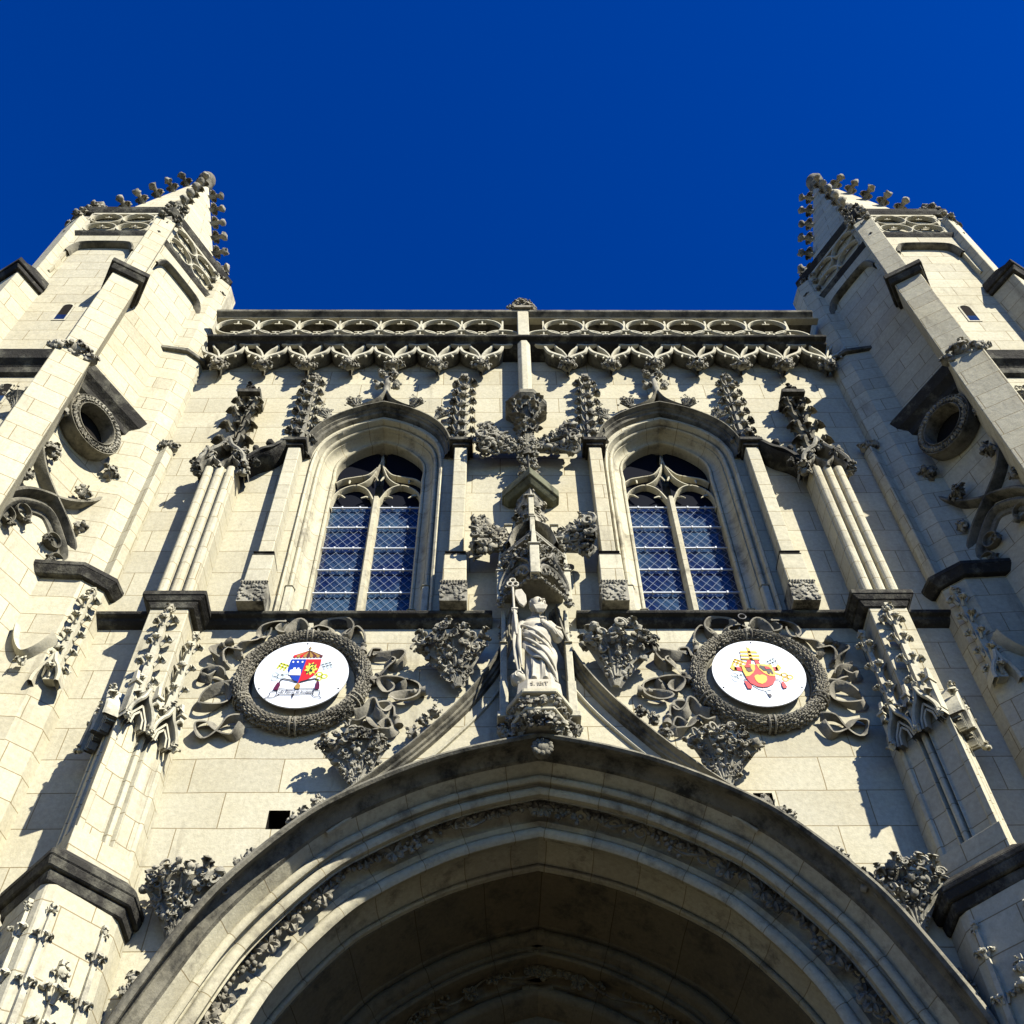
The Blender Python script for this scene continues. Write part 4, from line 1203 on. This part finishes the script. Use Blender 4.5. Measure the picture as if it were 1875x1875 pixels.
for sg in (-1, 1):
    c0 = -.04
    art(t, rad, 'ribbon_end', E_GOLD, [[(c0+sg*.42, .14), (c0+sg*.5, .26), (c0+sg*.56, .14), (c0+sg*.5, .06), (c0+sg*.42, .05)]], 2)
    art(t, rad, 'ribbon', E_RED, [[(c0+sg*.24, .14), (c0+sg*.46, .17), (c0+sg*.48, .07), (c0+sg*.26, .02)]], 2)
sh = art(t, rad, 'shield', E_RED, [[(-.34, .22), (.31, .22), (.34, -.05), (.32, -.22), (.24, -.36), (.12, -.44), (.0, -.46), (-.12, -.43), (-.24, -.34), (-.3, -.2), (-.34, 0)]], 3)
art(t, rad, 'left_field', E_GOLD, [[(-.35, .22), (-.05, .24), (-.07, .08), (-.13, -.03), (-.23, -.13), (-.31, -.14), (-.34, .0)]], 4, sh)
art(t, rad, 'right_field', E_GOLD, [[(-.02, .24), (.31, .22), (.34, -.0), (.33, -.14), (.2, -.12), (.1, -.04), (.02, .08)]], 4, sh)
art(t, rad, 'head', E_BROWN, [[(-.27, .16), (-.22, .2), (-.16, .16), (-.15, .08), (-.13, .02), (-.18, .0), (-.22, -.01), (-.26, .04)]], 5, sh)
art(t, rad, 'head_band', E_RED, [[(-.28, .17), (-.22, .24), (-.14, .17), (-.16, .13), (-.26, .12)]], 6, sh)
art(t, rad, 'bear', E_DARK, [[(.05, .2), (.12, .17), (.2, .16), (.28, .08), (.3, -.06), (.27, -.08), (.24, .0), (.22, -.08), (.18, -.06), (.17, .02), (.1, .03), (.06, .1), (.03, .13)]], 5, sh)
art(t, rad, 'bear_pack', E_RED, [[(.14, .15), (.24, .14), (.26, .08), (.16, .07)]], 6, sh)
art(t, rad, 'shell', E_GOLD, [[(-.1, -.1), (-.05, -.08), (.0, -.1), (.05, -.08), (.1, -.1), (.14, -.14), (.13, -.24), (.08, -.32), (.0, -.37), (-.08, -.33), (-.12, -.25), (-.13, -.15)]], 4, sh)
art(t, rad, 'cord', E_DARK, [thick([(-.34, -.28), (-.36, -.22), (-.28, -.2)], .014), thick([(.42, -.3), (.4, -.24), (.31, -.22)], .014)], 3)
art(t, rad, 'tassel', E_RED, [[(-.37, -.28), (-.31, -.28), (-.23, -.42), (-.24, -.5), (-.33, -.5)]], 4)
art(t, rad, 'tassel', E_RED, [[(.42, -.3), (.47, -.3), (.52, -.47), (.43, -.5), (.41, -.42)]], 4)
art(t, rad, 'pallium', E_SILVER, [thick([(-.2, -.4), (-.1, -.5), (.04, -.56), (.16, -.52), (.28, -.4)], .014), thick([(.04, -.56), (.08, -.7)], .02)], 2)
art(t, rad, 'pallium_tip', E_DARK, [[(.06, -.66), (.12, -.65), (.14, -.72), (.09, -.76)]], 3)

# ------------------------------------------------------------------ turrets
def turret(s):
    C0 = Vector((8.12, 0)); RR = 1.72
    def vert(k, r=RR): a = R(180+60*k); return Vector((C0.x+r*math.cos(a), r*math.sin(a)))
    # k=0 inner vertex (touching the front), 1 front inner, 2 front outer, 3 outer, ...
    hexa = [vert(k) for k in range(6)]
    m = MB(s); m.prism([(p.x, p.y) for p in hexa], 0, 24.1)
    tw = m.build('turret', M_FINE, church)
    # radial buttress strips
    def strip(m, k, r_out, hw, z0, z1, r_top=None, r_in=RR-.15):
        a = R(180+60*k); d = Vector((math.cos(a), math.sin(a))); n = Vector((-d.y, d.x)); rt_ = r_out if r_top is None else r_top
        q = [C0+d*r_in+n*hw, C0+d*r_out+n*hw*1, C0+d*r_out-n*hw, C0+d*r_in-n*hw]
        q2 = [C0+d*r_in+n*hw, C0+d*rt_+n*hw, C0+d*rt_-n*hw, C0+d*r_in-n*hw]
        m.prism([(p.x, p.y) for p in q][::-1], z0, z1, [(p.x, p.y) for p in q2][::-1])
    for k in (1, 2, 3):
        b = MB(s); strip(b, k, RR+.16, .19, 20.2, 23.5)
        strip(b, k, RR+.38, .24, 17.2, 20.25)
        strip(b, k, RR+.55, .27, 0, 17.05)
        bb = b.build('corner_buttress', M_FINE, tw, bevel=.012)
        c = MB(s); strip(c, k, RR+.44, .30, 20.12, 20.24, RR+.5); strip(c, k, RR+.52, .34, 20.24, 20.38); strip(c, k, RR+.5, .3, 20.38, 20.55, RR+.2)
        c.build('buttress_cap', M_CRUST, bb, bevel=.012)
        d = vert(k)-C0; d.normalize()
        c = MB(s); q = C0+d*(RR+.5); sprig(c, (q.x, q.y, 17.12), .25, 800+k+s, 18); q2_ = Vector((-d.y, d.x))
        for sg in (-1, 1): sprig(c, (q.x+q2_.x*.25*sg, q.y+q2_.y*.25*sg, 17.05), .2, 810+k+sg, 12)
        c.build('leaf_cap', M_CARVE, bb, smooth=55)
        c = MB(s); q = C0+d*(RR+.02); pinnacle(c, (q.x, q.y, 23.3), (q.x-d.x*.12, q.y-d.y*.12, 24.55), .17, .06, 4, .2, True, 45, True, k+s)
        c.build('crocketed_pinnacle', M_CARVE, bb, smooth=50)
    # inner vertex: stepped buttress against the front
    b = MB(s)
    A = [(6.7, .3), (6.7, -.42), (6.22, -.33), (6.0, -.14), (5.92, .3)]
    b.prism(A, 13.55, 20.15); b.prism([(6.7, .3), (6.7, -.3), (6.3, -.26), (6.12, -.08), (6.08, .3)], 20.15, 23.6)
    b.prism([(6.0, 0), (6.02, -.14), (5.86, -.22), (5.8, -.1), (5.8, 0)], 13.55, 17.05)
    b.prism([(6.75, .3), (6.75, -.46), (6.1, -.42), (5.84, -.2), (5.8, .02)], 0, 13.35)
    bb = b.build('inner_buttress', M_FINE, tw, bevel=.012)
    c = MB(s)
    c.prism([(6.8, .02), (6.8, -.5), (6.2, -.41), (5.93, -.17), (5.86, .02)], 20.05, 20.15); c.prism([(6.8, .02), (6.8, -.46), (6.25, -.38), (5.97, -.15), (5.9, .02)], 20.15, 20.3, [(6.7, .02), (6.7, -.3), (6.3, -.26), (6.12, -.08), (6.08, .02)])
    c.build('shelf', M_HALF, bb, bevel=.012)
    c = MB(s)
    c.prism([(6.85, .02), (6.85, -.55), (6.1, -.5), (5.8, -.24), (5.74, .02)], 13.32, 13.45, [(6.85, .02), (6.85, -.62), (6.08, -.56), (5.7, -.26), (5.66, .02)])
    c.prism([(6.85, .02), (6.85, -.62), (6.08, -.56), (5.7, -.26), (5.66, .02)], 13.45, 13.54); c.prism([(6.85, .02), (6.85, -.6), (6.1, -.54), (5.74, -.25), (5.7, .02)], 13.54, 13.66, [(6.7, .02), (6.7, -.42), (6.2, -.33), (5.9, -.1), (5.86, .02)])
    c.build('cap', M_CRUST, bb, bevel=.012)
    c = MB(s); 
    for q in ((5.86, -.17), (5.95, -.2), (5.8, -.1)): sprig(c, (q[0], q[1], 17.12), .13, int(q[0]*100), 10)
    c.build('leaf_cap', M_CARVE, bb, smooth=55)
    c = MB(s); pinnacle(c, (5.93, -.36, 11.4), (5.93, -.32, 13.1), .09, .04, 5, .13, True, 45, True, 61)
    ogee_gable(c, 5.78, 6.1, 11.3, .5, -.5, .03, .2); c.sweep([(q[0], q[1]) for q in smooth2([(6.60, 12.3), (6.54, 12.05), (6.44, 11.86), (6.34, 11.78), (6.22, 11.86), (6.12, 12.0), (6.07, 12.12)], 5)], [(-.05, -.3), (-.035, -.5), (0, -.56), (.035, -.5), (.05, -.3)]); sprig(c, (6.3, -.52, 11.62), .11, 5, 10)
    c.build('blind_tracery', M_BARE, bb, smooth=45)
    c = MB(s); q = Vector((6.28, -.12)); pinnacle(c, (q.x+.12, q.y, 22.9), (q.x+.22, q.y, 24.3), .17, .05, 4, .15, True, 45, True, 66)
    c.build('crocketed_pinnacle', M_CARVE, bb, smooth=50)
    # string courses and gallery round the turret
    st = MB(s); gal = MB(s); rail = MB(s); flo = MB(s)
    def hexband(m_, prof):
        n = len(prof); rows = []
        for r_, z in prof: rows.append([m_.v((*vert(k, RR+r_/math.cos(R(30))), z)) for k in range(6)])
        for i in range(n-1):
            for k in range(6): m_.f((rows[i][k], rows[i][(k+1) % 6], rows[i+1][(k+1) % 6], rows[i+1][k]))
    hexband(st, [(0, 17.05), (.07, 17.1), (.09, 17.22), (.12, 17.26), (.2, 17.34), (.24, 17.46), (.26, 17.52), (.22, 17.6), (0, 17.7)])
    st.build('string_course', M_CRUST, tw)
    c = MB(s); hexband(c, [(0, 22.62), (.1, 22.66), (.14, 22.74), (.16, 22.8), (.02, 22.86)]); c.build('gallery_sill', M_CRUST, tw)
    c = MB(s); hexband(c, [(.0, 23.82), (.13, 23.86), (.17, 23.95), (.19, 24.02), (.12, 24.1), (-.2, 24.12)]); c.build('gallery_rail', M_CRUST, tw)
    for k in (0, 1, 2):
        P0, P1 = vert(k), vert(k+1)
        fm = face_map(P0, P1); c = MB(s, fm)
        x0, x1 = .2, RR-.2; wd = (x1-x0)/2
        for i in range(2):
            for j in range(2):
                ring(c, x0+wd*(i+.5), 23.09+.48*j, .235, .045, -.12, -.03, sx=wd*.5/.235*.98, cusps=(90, 270))
        for q in (x0, x1): c.box(q-.04, q+.04, -.11, -.02, 22.8, 23.9)
        c.box(x0, x1, -.12, -.02, 23.78, 23.86)
        c.build('gallery_tracery', M_BARE, tw, smooth=40)
        # panel with flat arch head below the gallery
        c = MB(s, fm)
        ar = [(x0+.02, 21.2), (x0+.03, 21.9), (x0+.1, 22.15), (x0+.28, 22.3), (x1-.28, 22.3), (x1-.1, 22.15), (x1-.03, 21.9), (x1-.02, 21.2)]
        poly = [(x0-.1, 21.0), (x0, 21.0)]+[(q[0], q[1]) for q in smooth2(ar, 4)]+[(x1, 21.0), (x1+.1, 21.0), (x1+.1, 22.7), (x0-.1, 22.7)]
        c.slab(poly, -.1, .0)
        c.build('panel_head', M_FINE, tw)
        c = MB(s, fm)
        c.sweep([(q[0], q[1]) for q in smooth2(ar[1:-1], 4)], [(-.03, -.1), (-.03, -.13), (.0, -.14), (.04, -.1), (.05, 0)])
        c.build('panel_mould', M_HALF, tw, smooth=40)
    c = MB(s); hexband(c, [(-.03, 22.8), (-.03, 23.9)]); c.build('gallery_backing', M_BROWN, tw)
    # spire
    sb, zt = 1.55, 30.0
    c = MB(s)
    base = [vert(k, sb) for k in range(6)]; top = [vert(k, .15) for k in range(6)]
    c.prism([(p.x, p.y) for p in base], 24.0, zt, [(p.x, p.y) for p in top])
    spi = c.build('spire', M_FINE, tw)
    c = MB(s); c.lathe([(.17, 29.9), (.2, 30.05), (.23, 30.12), (.2, 30.2), (.17, 30.26), (.22, 30.38), (.23, 30.5), (.2, 30.62), (.1, 30.7)], 14, (C0.x, C0.y))
    c.build('knob', M_HALF, spi, smooth=40)
    proto = None
    for k in (0, 1, 2, 3):
        for i in range(6):
            f = (i+.8)/6.6
            if k == 3 and i < 3: continue
            r_ = sb+(.17-sb)*f; z = 24.0+(zt-24)*f
            q = vert(k, r_); d = (q-C0).normalized()
            if proto is None or True:
                cc = MB(); sz = .34
                cc.tube([(-.12, 0, -.1), (.05, 0, -.02), (.2, 0, .06), (.3, 0, .06)], [.07, .075, .07, .08], 6)
                cc.blob((.34, 0, .06), (.105, .12, .11), 1, .3, k*7+i)
                for t_ in (-1, 1):
                    cc.leaf((.02, t_*.05, 0), (.8, t_*.6, .3), (0, 0, 1), .26, .6)
                cc.blob((.12, 0, .1), (.09, .1, .07), 1, .3, i+3)
                rot = math.atan2(d.y, d.x); pts = []
                mm = Matrix.Translation((q.x, q.y, z)) @ Matrix.Rotation(rot, 4, 'Z') @ Matrix.Scale(.8, 4)
                cc.V = [tuple(mm @ Vector(v)) for v in cc.V]; cc.side = s; cc.V = [(v[0]*s, v[1], v[2]) for v in cc.V]
                cc.build('crocket', M_CARVE, spi, smooth=60)
    # inner face: oculus, interlaced ogee arches, cusped arch
    P1, P0 = vert(0), vert(1)   # local x from front vertex to inner vertex: use mirrored travel
    D = (P1-P0).normalized(); Nn = Vector((-.866, -.5))
    def fm(p): return (P0.x+D.x*p[0]-Nn.x*p[1], P0.y+D.y*p[0]-Nn.y*p[1], p[2])
    c = MB(s, fm)
    ox, oz = .70, 16.42
    ring(c, ox, oz, .44, .13, -.26, -.02, 1.0, 28, ())
    ring(c, ox, oz, .515, .03, -.27, -.02, 1.0, 28, ()); ring(c, ox, oz, .365, .03, -.29, -.02, 1.0, 28, ())
    oc = c.build('oculus', M_HALF, tw, smooth=40)
    c = MB(s, fm); rn = random.Random(5)
    for k in range(40):
        a = 2*math.pi*k/40; c.leaf((ox+.44*math.cos(a), -.25, oz+.44*math.sin(a)), (-math.sin(a)+rn.uniform(-.4, .4), -.5, math.cos(a)), (0, -1, 0), .11, .7)
        c.blob((ox+.44*math.cos(a+.08), -.27, oz+.44*math.sin(a+.08)), .03, 0, .3, k)
    c.build('oculus_garland', M_CARVE, oc, smooth=50)
    c = MB(s, fm); c.f([c.v((ox+.36*math.cos(2*math.pi*k/24), -.012, oz+.36*math.sin(2*math.pi*k/24))) for k in range(24)])
    c.build('oculus_pane', M_HOLLOW, oc)
    mp_ = [(-.03, .0), (-.04, -.13), (-.01, -.17), (.02, -.17), (.05, -.11), (.07, 0)]
    c = MB(s, fm)
    cA = [(.05, 15.75), (.1, 15.5), (.22, 15.2), (.43, 14.9), (.7, 14.68), (.97, 14.5), (1.2, 14.33), (1.4, 14.08), (1.52, 13.6)]
    cB = [(.1, 13.4), (.13, 13.85), (.24, 14.14), (.42, 14.38), (.64, 14.55), (.87, 14.69), (1.14, 14.95), (1.36, 15.27), (1.5, 15.6)]
    c.sweep([(q[0], q[1]) for q in smooth2(cA, 5)], mp_)
    c.sweep([(q[0], q[1]) for q in smooth2(cB, 5)], mp_)
    c.build('interlaced_arches', M_HALF, tw, smooth=35)
    c = MB(s, fm)
    inn = [(.24, 13.3), (.25, 13.8), (.42, 14.12), (.8, 14.36), (1.15, 14.14), (1.36, 13.85), (1.38, 13.3)]
    c.sweep([(q[0], q[1]) for q in smooth2(inn, 5)], [(-.05, 0), (-.05, -.1), (0, -.13), (.04, -.1), (.06, -.04), (.12, -.03), (.14, 0)])
    for q in ((.32, 13.72), (.5, 13.98), (1.08, 13.98), (1.27, 13.72)):
        ring(c, q[0], q[1], .12, .03, -.1, 0, n=14, cusps=())
        sprig(c, (q[0]+(.1 if q[0] < .8 else -.1), -.08, q[1]-.1), .1, int(q[0]*100), 9)
    c.build('cusped_arch', M_HALF, tw, smooth=40)
    for i, (x, z, sz) in enumerate(((.36, 15.3, .3), (1.1, 15.12, .3), (.14, 16.1, .3), (1.36, 15.95, .34), (.25, 14.5, .22), (1.3, 14.5, .24))):
        c = MB(s, fm); sprig(c, (x, -.14, z), sz*.62, 900+i+s, 16); c.build('leaf_boss', M_CARVE, tw, smooth=55)
    # front face: slits, crocketed gable
    def fm2(p): Q = vert(1); return (Q.x+p[0], Q.y+p[1], p[2])
    for x, z, h in ((.76, 19.4, .66), (.82, 16.55, .62)):
        c = MB(s, fm2)
        arc = [(x-.12, z-h/2), (x+.12, z-h/2)]+[(x+.12*math.cos(R(k*18)), z+h/2-.12+.12*math.sin(R(k*18))) for k in range(11)]
        c.slab(arc, -.006, .02); sl = c.build('slit_window', M_HOLLOW, tw)
        c = MB(s, fm2); c.sweep([(q[0], q[1]) for q in arc], [(0, 0), (0, -.012), (-.03, -.014), (-.03, 0)], closed=True); c.build('slit_frame', M_BARE, sl)
        c = MB(s, fm2); c.slab([(x-.105, z-h/2+.01), (x+.105, z-h/2+.01), (x+.105, z-h/2+.22), (x-.105, z-h/2+.22)], -.01, .0); c.build('slit_glass', M_GLASS, sl)
    c = MB(s, fm2)
    for sg in (1, -1):
        c.sweep([(.86+sg*q[0], q[1]) for q in smooth2([(.6, 13.6), (.55, 14.5), (.35, 15.2), (.1, 15.7), (0, 16.2)], 6)], mp_)
    c.build('front_gable', M_HALF, tw, smooth=40)
    for x, z in ((.35, 16.0), (1.35, 16.0), (.86, 16.2)):
        c = MB(s, fm2); cluster(c, (x, -.1, z-.15), (0, -.1, 1), (1, 0, 0), .34, 950+int(x*10)+s, 1.2, .6, 34); c.build('crocket', M_CARVE, tw, smooth=55)
for s in (-1, 1): turret(s)
bpy.data.objects['turret.001'].location.x = -.10

# ------------------------------------------------------------------ statue
st = thing('statue', 'cream stone statue of a robed bearded saint holding a large key under the carved canopy', 'statue', (AX+.0, -.42, 10.95)); st.scale = (.92, .95, 1.03)
rn = random.Random(3)
m = MB()
b8 = [(-.3, .1), (-.3, -.16), (-.16, -.26), (.16, -.26), (.3, -.16), (.3, .1)]
m.prism(b8, 0, .2, [(x*.93, y*.93) for x, y in b8]); m.build('plinth', M_STATUE, st, bevel=.012)
text('S. IBIT', .088, (0, -.2585, .1), stone('letter_stone', (.34, .31, .235), (.32, .29, .22), (.26, .235, .175), .3), st, 'inscription', 0, 1.0, .004)
# body: robe, torso, arms, hands and head fused into one surface
m = MB()
def robe(m, rows, n=40, fold=.0, k=9, ph=0., z_sh=0.):
    R_ = []
    for (z, cx_, cy, rx, ry, fa) in rows:
        r_ = []
        for j in range(n):
            a = 2*math.pi*j/n
            q = 1+fa*math.sin(k*a+ph+z*2.2)+fa*.5*math.sin((k*2-3)*a+z*5)
            r_.append(m.v((cx_+rx*q*math.cos(a), cy+ry*q*math.sin(a), z+z_sh*math.cos(a-.6))))
        R_.append(r_)
    for i in range(len(R_)-1):
        for j in range(n): m.f((R_[i][j], R_[i][(j+1) % n], R_[i+1][(j+1) % n], R_[i+1][j]))
    m.f(R_[0][::-1]); m.f(R_[-1])
robe(m, [(.2, .02, -.03, .21, .17, .15), (.35, .02, -.03, .19, .155, .15), (.6, .02, -.03, .18, .15, .12), (.85, .015, -.02, .185, .15, .07), (1.0, .01, -.01, .18, .14, .03), (1.2, 0, -.01, .195, .135, .02), (1.36, 0, 0, .2, .12, .01), (1.45, 0, .0, .16, .1, 0), (1.5, 0, 0, .075, .075, 0), (1.56, .0, -.02, .06, .065, 0)])
# head turned to the viewer's right
hd = Vector((.03, -.06, 1.68))
m.blob(hd, (.098, .118, .145), 2, 0)
m.blob(hd+Vector((.02, -.06, -.075)), (.07, .075, .06), 2, 0)              # jaw
m.tube([hd+Vector((.035, -.105, .045)), hd+Vector((.042, -.135, -.005)), hd+Vector((.042, -.142, -.022)), hd+Vector((.04, -.11, -.03))], [.012, .016, .02, .012], 8)   # nose
for e in (-.012, .082): m.blob(hd+Vector((e, -.092, .038)), (.03, .016, .010), 2, 0)   # brows
for e in (-.008, .076): m.blob(hd+Vector((e, -.094, .012)), (.014, .012, .010), 1, 0)   # eyes
m.blob(hd+Vector((.04, -.118, -.058)), (.028, .014, .009), 1, 0)            # mouth
for k in range(8):                                                          # beard locks
    q = -.05+.022*k
    m.tube([hd+Vector((q, -.085, -.06-.25*abs(q-.03))), hd+Vector((q*1.1, -.125, -.12)), hd+Vector((q*.8+.01, -.12, -.18)), hd+Vector((q*.5+.016, -.095, -.225))], [.016, .024, .02, .008], 6)
m.blob(hd+Vector((-.005, .035, .035)), (.112, .105, .118), 2, .12, 5)       # hair
for k in range(9): m.blob(hd+Vector((.105*math.cos(.3+k*.31), .01, .03+.105*math.sin(.3+k*.31))), (.032, .05, .03), 1, .2, k)
for e in (-.1, .1): m.blob(hd+Vector((e, .0, -.01)), (.016, .03, .036), 1, 0)
# viewer's left arm, raised with the key
m.tube([(-.17, .0, 1.36), (-.25, -.04, 1.2), (-.29, -.1, 1.08), (-.3, -.2, 1.2), (-.3, -.25, 1.32)], [.085, .075, .065, .05, .035], 12)
# viewer's right arm, bent to the chest
m.tube([(.17, .0, 1.36), (.26, -.04, 1.2), (.29, -.09, 1.06), (.2, -.18, 1.12), (.1, -.21, 1.2)], [.085, .085, .085, .055, .034], 12)
for hx, hy, hz, sg in ((-.3, -.26, 1.36, 1), (.085, -.22, 1.23, -1)):
    m.blob((hx, hy, hz), (.036, .024, .046), 2, .05)
    for q in range(4):
        bx = hx-.027+q*.018
        m.tube([(bx, hy-.005, hz+.03), (bx+sg*.01, hy-.028, hz+.058-.004*abs(q-1.5)), (bx+sg*.016, hy-.03, hz+.03)], [.010, .0095, .008], 6)
    m.tube([(hx-sg*.03, hy, hz-.005), (hx-sg*.048, hy-.02, hz+.025), (hx-sg*.035, hy-.035, hz+.045)], [.011, .01, .009], 6)
for e in (-.06, .09): m.blob((e, -.19, .225), (.045, .08, .03), 1, .05)   # feet
bo = m.build('body', M_STATUE, st, smooth=180)
md = bo.modifiers.new('fuse', 'REMESH'); md.mode = 'VOXEL'; md.voxel_size = .006; md.use_smooth_shade = True
sm = bo.modifiers.new('soften', 'SMOOTH'); sm.factor = .35; sm.iterations = 1
# mantle: thick cloth swept from the shoulder across to the hip, with ropes of fold
m = MB()
def body_pt(a, z, off):
    rx = .19+off; ry = .145+off
    if z > 1.25: rx = .2+off-.5*(z-1.25)*.6; ry = .135+off-.3*(z-1.25)
    return Vector((.01+rx*math.cos(a), -.01+ry*math.sin(a), z))
NA, NZ = 40, 26; rows = []
for i in range(NZ+1):
    t = i/NZ; r_ = []
    for j in range(NA+1):
        u = j/NA; a = R(175+u*190)     # across the front
        top = 1.40-.10*math.sin(math.pi*u); bot = .95-.62*min(1, u*1.25)**1.1+.10*math.sin(u*math.pi*4)*.4
        z = top+(bot-top)*t
        fold = .032*math.sin(t*13+u*7)*math.sin(math.pi*min(1, t*1.2))+.016*math.sin(u*17+t*5)*t
        r_.append(m.v(body_pt(a, z, .025+.02*t+fold)))
    rows.append(r_)
for i in range(NZ):
    for j in range(NA): m.f((rows[i][j], rows[i+1][j], rows[i+1][j+1], rows[i][j+1]))
mo = m.build('mantle', M_STATUE, st, smooth=180)
so = mo.modifiers.new('thick', 'SOLIDIFY'); so.thickness = .02; so.offset = 0
m = MB()
for k in (0, 2, 5, 8):
    u0 = .1+k*.085; pts = []
    for q in range(9):
        f = q/8; a = R(180+(u0*.3+f*.75)*185); z = 1.34-.06*k-(.50+.02*k)*f**1.3-.05*math.sin(f*math.pi)
        pts.append(body_pt(a, z, .05+.015*math.sin(f*math.pi)))
    m.tube(pts, [.008+.016*math.sin(math.pi*f/8) for f in range(9)], 8)
# hanging sleeve cloth on the key side
m.tube([(-.27, -.12, 1.2), (-.3, -.13, .95), (-.29, -.12, .7), (-.25, -.1, .45), (-.24, -.09, .3)], [.05, .05, .045, .035, .015], 8, True, .6)
m.tube([(-.24, -.15, 1.15), (-.25, -.17, .85), (-.22, -.16, .5)], [.03, .035, .01], 8)
for k in range(4): m.tube([(.28+.0*k, -.02-.03*k, 1.3-.06*k), (.34, -.09, 1.22-.06*k), (.27, -.17, 1.17-.04*k)], .016, 6)
m.build('drapery_folds', M_STATUE, st, smooth=60)
ky = MB()
ky.tube([(-.28, -.25, .95), (-.31, -.27, 1.36), (-.325, -.28, 1.82)], .02, 8)
for a in (90, 210, 330):
    c_ = Vector((-.325+.045*math.cos(R(a)), -.28, 1.9+.045*math.sin(R(a))))
    ky.tube([c_+Vector((.042*math.cos(2*math.pi*k/10), 0, .042*math.sin(2*math.pi*k/10))) for k in range(11)], .017, 6)
ky.slab([(-.29, 1.76), (-.2, 1.78), (-.14, 1.66), (-.13, 1.52), (-.18, 1.44), (-.24, 1.5), (-.3, 1.66)], -.29, -.25)
ky.build('key', M_STATUE, st, bevel=.008)
m = MB(); m.blob((-.27, -.12, .3), (.1, .1, .11), 2, .15, 6); m.curl((-.27, -.21, .3), (1, 0, 0), (0, 0, 1), .06, .25, 1.3); m.build('shell_ornament', M_STATUE, st, smooth=60)

# ------------------------------------------------------------------ small fittings
m = MB(); m.tube([(2.86+.05*math.cos(2*math.pi*k/14), -.2, 12.78+.05*math.sin(2*math.pi*k/14)) for k in range(15)], .012, 6)
m.tube([(2.86, -.2, 12.83), (2.86, -.12, 12.88)], .012, 6)
m.build('iron_ring', flat('iron', (.03, .03, .03), .6, .4), church, smooth=60)
